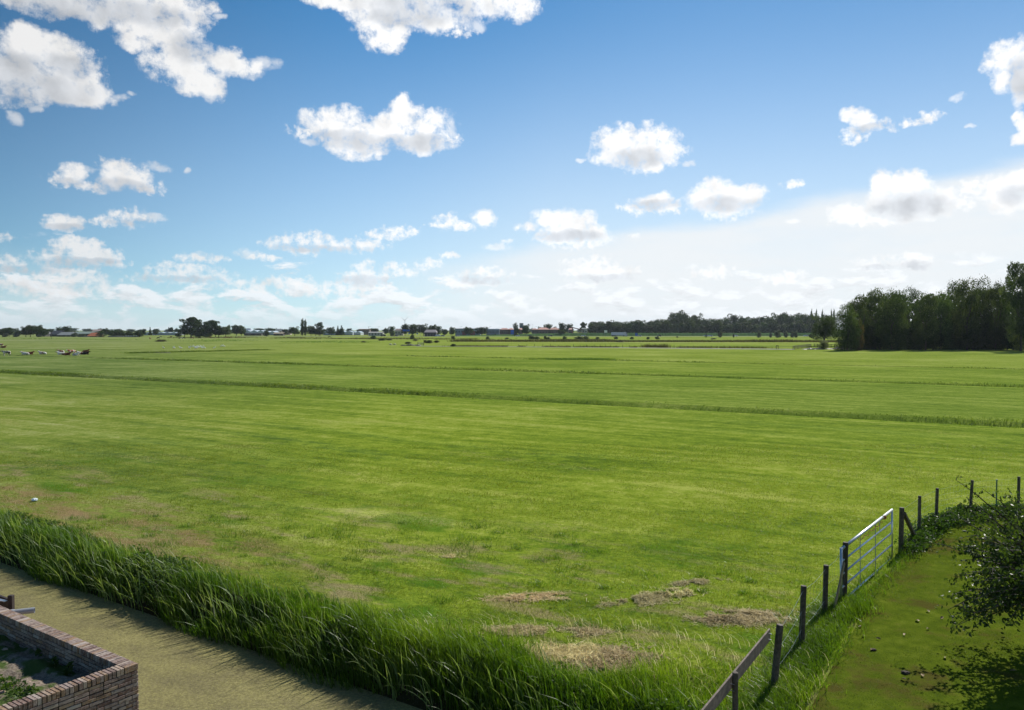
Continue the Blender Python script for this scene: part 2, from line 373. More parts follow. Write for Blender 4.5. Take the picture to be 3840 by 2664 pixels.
def build_ground():
    cb = [-9000, -600, -60, 0, 2, 2.6, 3.2, 6, 10.6, 10.9, 11.2, 11.5, 11.8, 12.1, 12.5, 12.9]
    cb += list(np.arange(13.5, 58.6, .8))
    for c0, hw, dp in DITCH: cb += [c0-2*hw, c0-hw, c0, c0+hw, c0+2*hw]
    cb += list(np.arange(63.6, 100, 3.2)) + list(np.arange(105, 146, 5)) + list(np.arange(151, 400, 12)) + list(np.linspace(410, 2000, 30)) + [3000, 5000, 9000]
    cb = np.array(sorted(cb)); sb = np.unique(np.concatenate([[-9000, -4000, -1500], np.arange(-600, -60, 30), np.arange(-60, 60, 1.0), np.arange(60, 600, 20), [800, 1500, 4000, 9000]]))
    C, SS = np.meshgrid(cb, sb, indexing='ij'); Z = np.vectorize(ground_z)(C)
    rs = np.random.RandomState(3)
    near = ((C > 13) & (C < 57) & (np.abs(SS) < 60) & (C*NX+SS*UX < 2.5))
    Z = Z + near*rs.uniform(-.02, .02, C.shape)
    C = C + off(SS)*np.interp(C, [3.2, 9.5, 14, 26], [0, 1, 1, 0])
    X = C*NX+SS*UX; Y = C*NY+SS*UY; nc, ns = C.shape
    i = np.arange(nc-1)[:, None]*ns+np.arange(ns-1)[None, :]
    q = np.stack([i, i+1, i+ns+1, i+ns], -1).reshape(-1, 4)[:, ::-1]
    return np.stack([X, Y, Z], -1).reshape(-1, 3), q
def field_shader(k):
    g = k.new('ShaderNodeNewGeometry'); P = g.outputs['Position']
    c = k.v('DOT_PRODUCT', P, (NX, NY, 0)); s = k.v('DOT_PRODUCT', P, (UX, UY, 0))
    o = k.sep(P); cs_ = k.xyz(c, s)
    big = k.noise(cs_, .045, 4, .55)
    mid = k.noise(k.v('MULTIPLY', cs_, (1, .45, 1)), .35, 5, .6)
    clump = k.noise(P, 1.15, 6, .72); fine = k.noise(P, 6.0, 5, .7); vfine = k.noise(P, 30.0, 3, .6)
    # mowing / drill rows along the strip, wandering a little
    wob = k.noise(cs_, .03, 2, .5)
    cw = k.m('ADD', c, k.m('MULTIPLY', wob, 9.0))
    rows = k.noise(k.xyz(cw, k.m('MULTIPLY', s, .03)), .55, 4, .65)
    rows2 = k.noise(k.xyz(c, k.m('MULTIPLY', s, .02)), 1.6, 3, .6)
    f = k.m('ADD', k.m('MULTIPLY', big, .34), k.m('ADD', k.m('MULTIPLY', mid, .26), k.m('MULTIPLY', rows, .34)))
    f = k.m('ADD', f, k.m('MULTIPLY', k.m('SUBTRACT', rows2, .5), .22))
    f = k.m('ADD', f, k.m('MULTIPLY', k.m('SUBTRACT', clump, .5), .45))
    f = k.m('ADD', f, k.m('MULTIPLY', k.m('SUBTRACT', fine, .5), .42))
    f = k.smooth(f, .32, .60, 0, 1, 'LINEAR')
    # lush first strip
    colA = k.ramp(f, [(0, (.068,.118,.015)), (.35, (.132,.196,.019)), (.65, (.188,.250,.026)), (1, (.290,.330,.066))])
    colB = k.ramp(f, [(0, (.066,.114,.018)), (.4, (.120,.180,.027)), (.7, (.168,.228,.038)), (1, (.24,.29,.070))])
    colC = k.ramp(f, [(0, (.100,.150,.024)), (.5, (.175,.235,.034)), (1, (.28,.32,.085))])
    colA = k.mix(k.smooth(c, 30, 60, 0, .55), colA, colB)
    jit = k.m('MULTIPLY', k.m('SUBTRACT', k.noise(cs_, .12, 4, .6), .5), 5.0); cj = k.m('ADD', c, jit)
    col = k.mix(k.smooth(cj, 60, 62.5), colA, colB)
    col = k.mix(k.smooth(cj, 101, 105), col, k.mix(.6, colA, colB))
    col = k.mix(k.smooth(k.m('ADD', c, k.m('MULTIPLY', jit, 3)), 138, 150), col, colC)
    # distance strips: alternating tone far away
    far = k.noise(k.xyz(k.m('MULTIPLY', o[1], 1.0), k.m('MULTIPLY', o[0], .12)), .022, 4, .6)
    col = k.mix(k.m('MULTIPLY', k.smooth(far, .52, .66), k.smooth(c, 150, 260, 0, .8)), col, (.26,.28,.10))
    col = k.mix(k.m('MULTIPLY', k.smooth(far, .46, .34), k.smooth(c, 150, 260, 0, .7)), col, (.10,.15,.035))
    # lens falloff painted into the grass colour: darker, bluer towards the left of view
    lf = k.smooth(k.m('DIVIDE', o[0], k.m('MAXIMUM', o[1], 1.0)), -.10, -.60, 0, .85)
    col = k.mix(lf, col, k.v('MULTIPLY', col, (.86, .82, 1.6)))
    # greener lush patches, thin dry patches close to the ditch bank
    pn = k.noise(k.v('MULTIPLY', cs_, (1, .5, 1)), .42, 5, .6)
    nearm = k.m('MULTIPLY', k.smooth(c, 11, 13), k.smooth(c, 16.5, 24, 1, 0))
    col = k.mix(k.m('MULTIPLY', k.smooth(pn, .54, .66), k.m('MULTIPLY', k.smooth(c, 30, 16, 0, 1), .8)), col, (.055,.135,.012))
    dn = k.noise(k.v('MULTIPLY', k.v('ADD', cs_, (7.7, 3.1, 0)), (1.3, .45, 1)), .6, 7, .68)
    dry = k.m('MULTIPLY', k.smooth(dn, .50, .64), nearm)
    dryc = k.mix(k.smooth(vfine, .35, .65), (.19,.15,.075), (.33,.26,.15))
    col = k.mix(k.m('MULTIPLY', dry, .75), col, dryc)
    dn2 = k.noise(k.v('MULTIPLY', k.v('ADD', cs_, (31, 17, 0)), (1, .3, 1)), .28, 6, .7)
    col = k.mix(k.m('MULTIPLY', k.m('MULTIPLY', k.smooth(dn2, .57, .68), k.smooth(fine, .45, .6)), k.smooth(c, 95, 20, 0, .8)), col, (.25,.24,.085))
    # reddish dry band above the reeds on the left, pale swaths left by the mower
    sb = k.smooth(s, 13, 19); cbb = k.m('SUBTRACT', c, k.m('MULTIPLY', k.m('MINIMUM', k.m('MAXIMUM', k.m('SUBTRACT', s, 9.1), -8.0), 30.0), .05))
    bd = k.m('MULTIPLY', k.m('MULTIPLY', k.smooth(cbb, 12.5, 13.2), k.smooth(cbb, 14.8, 16.6, 1, 0)), sb)
    bd = k.m('MULTIPLY', bd, k.smooth(k.noise(k.v('MULTIPLY', cs_, (1.5, .6, 1)), .9, 6, .7), .42, .60))
    col = k.mix(k.m('MULTIPLY', bd, .75), col, k.mix(k.smooth(vfine, .35, .65), (.17,.11,.055), (.27,.19,.10)))
    sw = k.m('SINE', k.m('MULTIPLY', k.m('ADD', k.m('ADD', c, k.m('MULTIPLY', s, .10)), k.m('MULTIPLY', k.noise(cs_, .035, 2, .5), 16.0)), 1.55))
    sw = k.m('MULTIPLY', k.smooth(sw, .2, .95), k.smooth(k.noise(k.xyz(c, k.m('MULTIPLY', s, .12)), .35, 5, .65), .42, .62))
    sw = k.m('MULTIPLY', sw, k.m('MULTIPLY', k.smooth(c, 15, 20), k.smooth(c, 58, 50, 0, .55)))
    col = k.mix(sw, col, k.v('MULTIPLY', col, (1.35, 1.28, 1.7)))
    # bare soil on the banks
    cb = k.m('SUBTRACT', c, k.m('MULTIPLY', k.m('MINIMUM', k.m('MAXIMUM', k.m('SUBTRACT', s, 9.1), -8.0), 30.0), .05))
    bank = k.m('MULTIPLY', k.smooth(cb, 10.0, 10.6), k.smooth(cb, 11.8, 12.6, 1, 0))
    col = k.mix(bank, col, (.03,.03,.014))
    bare = k.m('MULTIPLY', k.smooth(k.noise(P, 1.1, 6, .65), .66, .70), k.smooth(c, 30, 15, 0, .8))
    col = k.mix(bare, col, (.07,.06,.035))
    hgt = k.m('ADD', k.m('MULTIPLY', fine, .7), k.m('MULTIPLY', vfine, .3))
    nb = bump(k, hgt, .10, .75)
    return pbsdf(k, col, .9, nb, 0.0)
M['field'] = material('field grass', field_shader)
GV, GF = build_ground()
ground = npmesh('ground', GV, [GF], M['field'], smooth=True); tag(ground, 'flat green polder meadow reaching to the horizon', 'field', kind='structure')
# water with duckweed
def weedwater(k):
    g = k.new('ShaderNodeNewGeometry'); P = g.outputs['Position']
    cs_ = k.xyz(k.v('DOT_PRODUCT', P, (NX, NY, 0)), k.m('MULTIPLY', k.v('DOT_PRODUCT', P, (UX, UY, 0)), .5))
    a = k.noise(P, 45, 4, .7); b = k.noise(cs_, 1.3, 6, .62); v = k.new('ShaderNodeTexVoronoi'); k.put(v.inputs['Vector'], P); v.inputs['Scale'].default_value = 60
    col = k.ramp(k.m('ADD', k.m('MULTIPLY', a, .55), k.m('MULTIPLY', b, .45)), [(.3, (.105,.095,.048)), (.44, (.200,.178,.074)), (.55, (.280,.255,.092)), (.70, (.37,.335,.14))])
    col = k.mix(k.m('MULTIPLY', k.sep(v.outputs['Color'])[0], .35), col, (.15,.12,.095))
    sp = k.noise(P, 16, 6, .8); col = k.mix(k.smooth(sp, .42, .58), k.v('MULTIPLY', col, (.66,.66,.62)), col)
    holes = k.smooth(k.noise(cs_, 4.5, 7, .72), .645, .69)
    col = k.mix(k.m('MULTIPLY', holes, .8), col, (.035,.032,.02))
    nb = bump(k, k.m('ADD', a, k.m('MULTIPLY', b, .5)), .006, .7)
    return pbsdf(k, col, .6, nb, .12)
M['duckweed'] = material('duckweed water', weedwater)
wv = [xy(c, s)+(WATER_Z,) for c, s in ((2.4, -60), (11.6, -60), (11.6, 5), (13.1, 42), (13.1, 160), (2.4, 160))]
water = npmesh('water', wv, [[(5,4,3,2,1,0)]], M['duckweed']); tag(water, 'ditch water covered in olive brown duckweed', 'ditch', kind='structure')
# lawn on the right of the fence, 4 mm above the field
def lawn_shader(k):
    g = k.new('ShaderNodeNewGeometry'); P = g.outputs['Position']
    big = k.noise(P, .55, 5, .6); mid = k.noise(P, 3.0, 5, .6); fine = k.noise(P, 38, 4, .7)
    col = k.ramp(k.m('ADD', k.m('MULTIPLY', mid, .6), k.m('MULTIPLY', fine, .4)), [(.3, (.042,.066,.008)), (.5, (.080,.115,.010)), (.7, (.14,.175,.020))])
    brown = k.mix(fine, (.045,.034,.010), (.095,.070,.026))
    col = k.mix(k.m('MULTIPLY', k.smooth(k.m('ADD', k.m('MULTIPLY', big, .75), k.m('MULTIPLY', mid, .25)), .50, .62), .75), col, brown)
    return pbsdf(k, col, .8, bump(k, k.m('ADD', mid, fine), .03, .7), 0.0)
M['lawn'] = material('mossy lawn', lawn_shader)
FENCE = [gnd(2757, 2780), gnd(2900, 2600), gnd(3005, 2440), gnd(3092, 2320), gnd(3165, 2265), gnd(3378, 2075), gnd(3446, 2005), gnd(3510, 1965), gnd(3637, 1938), gnd(3818, 1915), gnd(4060, 1890)]
def build_lawn():
    edge = [Vector((FENCE[0].x-.6, FENCE[0].y-2.0, 0)) + Vector((.7, 0, 0))] + [p+Vector((.55, -.35, 0)) for p in FENCE[:4]] + [p+Vector((.12, -.08, 0)) for p in FENCE[4:6]] + [p+Vector((.35, -.55, 0)) for p in FENCE[6:]] + [Vector((26, FENCE[-1].y, 0)), Vector((26, 6.0, 0))]
    import bmesh
    bm = bmesh.new(); vs = [bm.verts.new((p.x, p.y, .006)) for p in edge]; bm.faces.new(vs)
    bmesh.ops.triangulate(bm, faces=bm.faces); bmesh.ops.recalc_face_normals(bm, faces=bm.faces)
    if bm.faces[:][0].normal.z < 0: bmesh.ops.reverse_faces(bm, faces=bm.faces)
    me = D.meshes.new('lawn'); bm.to_mesh(me); me.materials.append(M['lawn']); o = D.objects.new('lawn', me); link(o); return o, edge
lawn, LAWN_EDGE = build_lawn(); tag(lawn, 'short mown brownish green lawn right of the gate', 'lawn', kind='structure')
def inside(poly, x, y):
    x = np.asarray(x); y = np.asarray(y); r = np.zeros(x.shape, bool); n = len(poly)
    for i in range(n):
        a, b = poly[i], poly[(i+1) % n]
        cond = ((a.y > y) != (b.y > y)) & (x < (b.x-a.x)*(y-a.y)/((b.y-a.y) or 1e-9)+a.x); r ^= cond
    return r
# ------------------------------------------------------------------ grass
def blades(P, h, w, lean, az, seg=2, rs=None, tipw=.0, curl=1.0):
    """P (n,3); returns verts, quads, tris. lean = horizontal reach of the tip / height, az = direction"""
    n = len(P); d = np.stack([np.cos(az), np.sin(az), 0*az], -1); fa = az + rs.uniform(-1.6, 1.6, n)
    sdv = np.stack([-np.sin(fa), np.cos(fa), 0*az], -1)
    lv = []
    for i in range(seg+1):
        t = i/seg; c = P + d*(lean*h*t**(1+curl))[:, None]
        c[:, 2] = P[:, 2] + h*(t - .35*lean*t*t)
        ww = w*(1-t)**.6*.5 if i < seg else w*0
        if i < seg: lv += [c-sdv*ww[:, None], c+sdv*ww[:, None]]
        else: lv += [c]
    V = np.stack(lv, 1); m = V.shape[1]; b = (np.arange(n)*m)[:, None]
    q = [b+np.array([2*i, 2*i+1, 2*i+3, 2*i+2]) for i in range(seg-1)]
    t = b+np.array([2*seg-2, 2*seg-1, 2*seg])
    return V.reshape(-1, 3), (np.concatenate(q) if q else np.zeros((0, 4), int)), t, m
def grass_obj(name, P, h, w, lean, az, mat, rs, seg=2, label=None, cat='grass', curl=1.0, tone=None):
    V, q, t, m = blades(P, h, w, lean, az, seg, rs, curl=curl)
    r = rs.uniform(0, 1, len(P)) if tone is None else np.clip(tone, 0, 1)
    o = npmesh(name, V, [q, t], mat, rnd=np.repeat(r, m))
    return tag(o, label, cat, kind='stuff')
def cards(C, size, rs, elong=1.6, droop=0.0, up=0.0, nrm=None):
    """one bent leaf card (two triangles sharing the midrib, 4 verts) per centre"""
    n = len(C); a = rs.normal(size=(n, 3)); a[:, 2] = a[:, 2]*.7 - droop
    if nrm is not None: a -= (a*nrm).sum(1)[:, None]*nrm
    a /= np.linalg.norm(a, axis=1)[:, None]
    b = rs.normal(size=(n, 3)); b[:, 2] += up
    if nrm is not None: b = np.cross(nrm, a)+b*.15
    b -= (b*a).sum(1)[:, None]*a; b /= np.linalg.norm(b, axis=1)[:, None]
    nn = np.cross(a, b); s = size[:, None]
    V = np.stack([C-a*s*.5*elong, C+b*s*.45+nn*s*.12, C+a*s*.5*elong, C-b*s*.45+nn*s*.12], 1).reshape(-1, 3)
    k_ = (np.arange(n)*4)[:, None]
    return V, np.concatenate([k_+np.array([0, 1, 2]), k_+np.array([0, 2, 3])])
def vnoise(x, y, sc, seed=0):
    """cheap value noise"""
    rs = np.random.RandomState(seed); T = rs.uniform(0, 1, (256, 256)); x = x*sc+100; y = y*sc+100
    xi = np.floor(x).astype(int); yi = np.floor(y).astype(int); fx = x-xi; fy = y-yi
    fx = fx*fx*(3-2*fx); fy = fy*fy*(3-2*fy); g = lambda a, b: T[a % 256, b % 256]
    return (g(xi, yi)*(1-fx)+g(xi+1, yi)*fx)*(1-fy)+(g(xi, yi+1)*(1-fx)+g(xi+1, yi+1)*fx)*fy
def gz(c, s=9.1):
    return np.interp(c-off(s), [2, 3.2, 10.6, 12.1, 12.9], [0, -1.3, -1.3, -.02, 0])
def in_view(x, y, m=1.12): return (y > 2) & (np.abs(x) < y*.66*m + 1.5)
WIND = R(205)
def build_reeds():
    rs = np.random.RandomState(11)
    # main bank reed: between the water line and the field
    n = 66000; s = rs.uniform(-12, 34, n); c = 11.15 + rs.beta(1.3, 1.8, n)*2.0
    wig = (vnoise(s, s*0, .45, 1)-.5)*.7; c = c+wig
    x, y = xy(c+off(s), s); k_ = in_view(x, y); c, s, x, y = c[k_], s[k_], x[k_], y[k_]; n = len(c)
    t = np.clip((c-11.2)/2.1, 0, 1); cl = vnoise(x, y, 1.1, 5)
    h = np.interp(s, [8, 22], [1, .72])*(.50-.36*t)*(.25+1.1*cl)*rs.uniform(.4, 1.45, n); w = rs.uniform(.009, .022, n)*(1+.02*(y-12))
    az = np.where(rs.rand(n) < .75, WIND+rs.normal(0, .5, n), rs.uniform(0, 6.28, n))
    P = np.stack([x, y, np.maximum(gz(c), -.8)-.03], -1)
    grass_obj('reeds', P, h, w, rs.uniform(.02, .42, n), az, M['reed'], rs, 3, 'tall bright green reeds lining the far bank of the ditch', 'reeds', tone=rs.uniform(0, 1, n)*.6+.45*vnoise(x, y, .7, 9))
    # single broad reed stems standing out of the bank
    n = 2600; s = rs.uniform(-9, 32, n); c = 11.2+rs.beta(1.2, 2.2, n)*1.7; x, y = xy(c+off(s), s); k_ = in_view(x, y); x, y, c = x[k_], y[k_], c[k_]; n = len(x)
    grass_obj('reed_stems', np.stack([x, y, np.maximum(gz(c), -.8)], -1), rs.uniform(.45, 1.0, n)*np.interp(c, [11.2, 13], [1, .6]), rs.uniform(.020, .034, n), rs.uniform(.1, .9, n), WIND+rs.normal(0, .7, n), M['stem'], rs, 4, 'taller pale green reed stems arching out of the ditch bank', 'reeds')
    # tall grass apron towards the fence
    n = 60000; x = rs.uniform(-3.5, 6.6, n); y = rs.uniform(10.2, 17.5, n); c, s = cs(x, y)
    top = 12.7+.28*np.clip(x+1, 0, 9); k_ = (c > 11.6) & (c < top+rs.normal(0, .35, n)) & ~inside(LAWN_EDGE, x+.15, y+.1); hp = gnd(2210, 2475); k_ &= (((x-hp.x)/1.0)**2+((y-hp.y+.1)/.75)**2 > 1+rs.normal(0, .25, n)); x, y, c = x[k_], y[k_], c[k_]; n = len(x)
    h = (.20+.34*vnoise(x, y, .9, 21))*rs.uniform(.5, 1.3, n)*np.interp(c-11.6, [0, 1.2, 3], [1.3, .95, .55])
    az = np.where(rs.rand(n) < .6, WIND+rs.normal(0, .6, n), rs.uniform(0, 6.28, n))
    grass_obj('tall_grass', np.stack([x, y, gz(c)-.02], -1), h, rs.uniform(.008, .015, n), rs.uniform(.08, .6, n), az, M['reed'], rs, 3, 'knee-high grass between the ditch bank and the fence', 'grass', tone=rs.uniform(0, 1, n)*.7+.4*vnoise(x, y, .8, 3))
    # strip under the fence
    n = 26000; ii = rs.randint(0, 5, n); tt = rs.uniform(0, 1, n); A = np.array([(p.x, p.y) for p in FENCE])
    pos = A[ii]*(1-tt)[:, None]+A[ii+1]*tt[:, None]; x = pos[:, 0]+rs.normal(.12, .24, n); y = pos[:, 1]+rs.normal(0, .22, n)
    k_ = (ii != 4) | (rs.rand(n) < .18); x, y = x[k_], y[k_]; n = len(x); c, s = cs(x, y)
    h = rs.uniform(.10, .42, n); az = np.where(rs.rand(n) < .6, WIND+rs.normal(0, .7, n), rs.uniform(0, 6.28, n))
    grass_obj('fence_grass', np.stack([x, y, gz(c)-.01], -1), h, rs.uniform(.008, .014, n), rs.uniform(.2, 1.0, n), az, M['reed'], rs, 3, 'long unmown grass growing under the post fence', 'grass')
    # seeding straw stems
    n = 900; x = rs.uniform(-2.5, 6.0, n); y = rs.uniform(11.3, 16.5, n); c, s = cs(x, y); k_ = (c > 12.3) & (c < 15.5) & ~inside(LAWN_EDGE, x, y); x, y, c = x[k_], y[k_], c[k_]; n = len(x)
    grass_obj('seed_stems', np.stack([x, y, gz(c)], -1), rs.uniform(.3, .6, n), np.full(n, .008), rs.uniform(.4, 1.3, n), WIND+rs.normal(0, .5, n), M['dry_blade'], rs, 3, 'pale seeding grass stems leaning in the wind', 'grass')
    # straw-coloured litter along the top of the bank
    n = 16000; s = rs.uniform(-8, 32, n); c = 12.3+rs.beta(1.5, 2.5, n)*3.4; x, y = xy(c+off(s), s); dd = vnoise(x, y, .5, 91)*.6+vnoise(x, y, 1.8, 92)*.4
    k_ = (dd > .54) & in_view(x, y) & ~inside(LAWN_EDGE, x, y); x, y = x[k_], y[k_]; n = len(x)
    grass_obj('dry_litter', np.stack([x, y, 0*x], -1), rs.uniform(.02, .10, n), np.full(n, .009), rs.uniform(.8, 2.6, n), rs.uniform(0, 6.28, n), M['dry_blade'], rs, 2, 'straw coloured dead grass along the top of the ditch bank', 'grass')
    # short meadow grass close by
    n = 330000; u = rs.uniform(0, 1, n); y = 12.5+ (u**1.5)*30; x = rs.uniform(-.72, .72, n)*(y+2); c, s = cs(x, y)
    cov = vnoise(x, y, .35, 31)*.6+vnoise(x, y, 1.3, 32)*.4
    k_ = (c-off(s) > 12.4) & (c < 59) & (cov > .30) & ~inside(LAWN_EDGE, x, y); x, y, c, cov = x[k_], y[k_], c[k_], cov[k_]; n = len(x)
    h = (.030+.06*cov)*rs.uniform(.6, 1.4, n); w = .007*(y/12)**.8*rs.uniform(.7, 1.3, n)
    tone = rs.uniform(0, 1, n)*.6 + .4*vnoise(x, y, .5, 33)
    grass_obj('meadow_grass', np.stack([x, y, 0*x-.01], -1), h, w, rs.uniform(.3, 1.2, n), rs.uniform(0, 6.28, n), M['lawn_blade'], rs, 2, 'short grazed grass of the nearest meadow strip', 'grass', tone=tone)
    # darker tussocks
    rs2 = np.random.RandomState(12); nt = 420; tx = rs2.uniform(-18, 14, nt); ty = rs2.uniform(13, 26, nt); c, s = cs(tx, ty); k_ = (c > 13) & (c < 21) & ~inside(LAWN_EDGE, tx, ty) & in_view(tx, ty); tx, ty = tx[k_], ty[k_]; nt = len(tx)
    k2 = 70; rad = rs2.uniform(.08, .35, nt); x = np.repeat(tx, k2)+rs2.normal(size=nt*k2)*np.repeat(rad, k2); y = np.repeat(ty, k2)+rs2.normal(size=nt*k2)*np.repeat(rad, k2)*.7; n = len(x)
    grass_obj('tussocks', np.stack([x, y, 0*x-.01], -1), rs2.uniform(.06, .2, n), np.full(n, .011), rs2.uniform(.2, 1, n), rs2.uniform(0, 6.28, n), M['reed'], rs2, 2, 'darker green grass tussocks scattered over the near meadow', 'grass')
    # lawn blades
    n = 120000; x = rs.uniform(4, 18, n); y = rs.uniform(11, 24, n); k_ = inside(LAWN_EDGE, x, y) & in_view(x, y); x, y = x[k_], y[k_]; n = len(x)
    cov = vnoise(x, y, .8, 41)*.5+vnoise(x, y, 2.6, 42)*.5; k_ = cov > .40; x, y = x[k_], y[k_]; n = len(x)
    grass_obj('lawn_grass', np.stack([x, y, 0*x], -1), rs.uniform(.012, .035, n), np.full(n, .008), rs.uniform(.2, 1.2, n), rs.uniform(0, 6.28, n), M['mown_blade'], rs, 2, 'closely mown grass of the lawn', 'grass')
    # rough grass along the far ditches
    for (c0, hw, dp), nn, s0, s1, hh, lab in ((DITCH[0], 36000, -30, 150, .22, 'rough grass edging the nearest field ditch'), (DITCH[1], 16000, -75, 170, .30, 'rough grass edging the second field ditch'), (DITCH[2], 9000, -100, 120, .28, 'rough grass edging the third field ditch')):
        s = rs.uniform(s0, s1, nn); side = rs.rand(nn) < .72; c = np.where(side, c0+rs.normal(1.0, .75, nn)*hw*1.5, c0+rs.normal(-1.6, .5, nn)*hw)
        dens = vnoise(s, c*0, .12, 51)*.6+vnoise(s, c, .5, 52)*.4; k_ = rs.rand(nn) < dens*1.6-.1; s, c, dens = s[k_], c[k_], dens[k_]
        x, y = xy(c, s); k_ = in_view(x, y, 1.05); x, y, c, dens = x[k_], y[k_], c[k_], dens[k_]; n = len(x)
        z = np.vectorize(ground_z)(c)
        grass_obj('ditch_grass', np.stack([x, y, z-.03], -1), hh*(.4+1.0*dens)*rs.uniform(.5, 1.3, n), .0007*y*rs.uniform(.8, 1.4, n), rs.uniform(.1, .8, n), rs.uniform(0, 6.28, n), M['rough_blade'], rs, 2, lab, 'grass')
build_reeds()
def build_bank_weeds():
    rs = np.random.RandomState(77); n = 26000; s = rs.uniform(-9, 32, n); c = 11.3+rs.beta(2, 2, n)*1.9; x, y = xy(c+off(s), s)
    dens = vnoise(x, y, .55, 71)*.6+vnoise(x, y, 1.7, 72)*.4; k_ = (dens > .52) & in_view(x, y); x, y, c, dens = x[k_], y[k_], c[k_], dens[k_]
    z = gz(c)+rs.uniform(.0, 1, len(x))**.7*(.45-.18*(c-11.3))*np.clip((dens-.48)*5, .2, 1); pts = [np.stack([x, y, z], -1)]
    Cn = np.concatenate(pts); V, f = cards(Cn, rs.uniform(.03, .075, len(Cn)), rs, 1.5, up=1.4)
    o = npmesh('nettles', V, [f], M['weed'], rnd=np.repeat(rs.uniform(0, 1, len(Cn)), 4)); tag(o, 'dark green nettles mixed into the ditch bank', 'weeds', kind='stuff')
build_bank_weeds()
# ------------------------------------------------------------------ brick garden wall
def brick_shader(k):
    tc = k.new('ShaderNodeTexCoord'); P = tc.outputs['Object']; r = rnd(k)
    n = k.noise(P, 26, 6, .7); n2 = k.noise(k.v('MULTIPLY', P, (1, 1, 3)), 9, 5, .65)
    c = k.ramp(r, [(0, (.150,.085,.065)), (.22, (.235,.165,.140)), (.42, (.330,.260,.225)), (.6, (.175,.115,.095)), (.78, (.280,.175,.095)), (1, (.400,.340,.300))])
    c = k.mix(k.m('MULTIPLY', k.smooth(n, .45, .65), .5), c, (.38,.34,.31))
    c = k.mix(k.m('MULTIPLY', k.smooth(n2, .5, .66), .65), c, (.070,.048,.040))
    return pbsdf(k, c, .85, bump(k, k.m('ADD', n, n2), .012, .8), .25)
M['brick'] = material('brown brick', brick_shader)
M['mortar'] = M_('shade-dark joint mortar', (.022,.018,.016), var=.3, rough=.95, scale=30)  # near-black: the deep shadow in the joints is put into the mortar colour
WT = 1.0
O = gnd(518, 2488, WT); e1 = (gnd(0, 2270, WT)-O); e1.z = 0; e1.normalize(); e2 = Vector((-e1.y, e1.x, 0)).normalized()
if e2.y > 0: e2 = -e2
e2 = (e2*.55 + (gnd(0, 2662, WT)-O).normalized()*.45).normalized(); UPV = Vector((0, 0, 1))
def build_wall():
    random.seed(5)
    root = empty('brick_wall', (O.x, O.y, WATER_Z), label='low brick garden wall with upright capping bricks, cornering at the duckweed ditch', cat='wall')
    base = Vector((O.x, O.y, WATER_Z)); off = lambda p: p - base
    def brick(mb, o, a, b, la, lb, h, z, j=.004):
        """box with corner at o + a-direction la, b-direction lb"""
        c = o + a*(la/2)+b*(lb/2); c = Vector((c.x, c.y, z+h/2))+Vector([random.uniform(-j, j) for _ in range(3)])
        m = Matrix((a, b, UPV)).transposed() @ Matrix.Rotation(random.uniform(-.012, .012), 3, 'Z'); mb.box(off(c), (la, lb, h), M=m)
    L1, L2 = 9.2, 3.4
    cap = MB(); n = int(L1/.0625)
    for i in range(n): brick(cap, O+e1*(i*.0625), e1, e2, .051, .21, .10, WT-.10, .003)
    cap.build('wall_cap', M['brick'], root, bevel=.004)
    cap2 = MB()
    for i in range(int((L2-.215)/.0625)): brick(cap2, O+e2*(.218+i*.0625), e2, e1, .051, .21, .10, WT-.10, .003)
    cap2.build('wall_cap', M['brick'], root, bevel=.004)
    for nm, A, B, L, s0 in (('brickwork', e1, e2, L1, 0), ('brickwork', e2, e1, L2, .0)):
        w = MB(); z = WT-.10; row = 0
        while z > WATER_Z-.1:
            z -= .0605; row += 1; st = (row*.5 % 1)*.215-.1075+random.uniform(-.02, .02)*0; x = s0
            first = True
            while x < L:
                ln = .205 if not (first and row % 2) else .098
                if random.random() < .10: ln = .098
                if A is e2: brick(w, O+A*x, A, B, ln, .1, .049, z)
                if A is e1: brick(w, O+A*x+B*.11, A, B, ln, .1, .049, z); 
                if z > WT-.6 and A is e2: brick(w, O+A*(x+.21)+B*.11, A, B, ln, .1, .049, z)
                if A is e1: brick(w, O+A*x, A, B, ln, .1, .049, z)
                x += ln+.011; first = False
        w.build(nm, M['brick'], root, bevel=.004)
    j = MB()
    for A, B, L in ((e1, e2, L1), (e2, e1, L2)):
        c = O+A*(L/2+.004)+B*.105; zt = WT-.012; zb = WATER_Z-.6
        j.box(off(Vector((c.x, c.y, (zt+zb)/2))), (L-.02, .184, zt-zb), M=Matrix((A, B, UPV)).transposed())
    j.build('mortar', M['mortar'], root)
build_wall()
def soil_shader(k):
    g = k.new('ShaderNodeNewGeometry'); P = g.outputs['Position']
    n = k.noise(P, 2.2, 6, .65); f = k.noise(P, 18, 6, .7)
    c = k.mix(k.smooth(f, .35, .65), (.14,.11,.085), (.27,.225,.18))
    c = k.mix(k.smooth(n, .42, .54), c, k.mix(f, (.035,.060,.014), (.085,.125,.03)))
    return pbsdf(k, c, .95, bump(k, f, .04, .8), .1)
M['soil'] = material('garden soil', soil_shader)
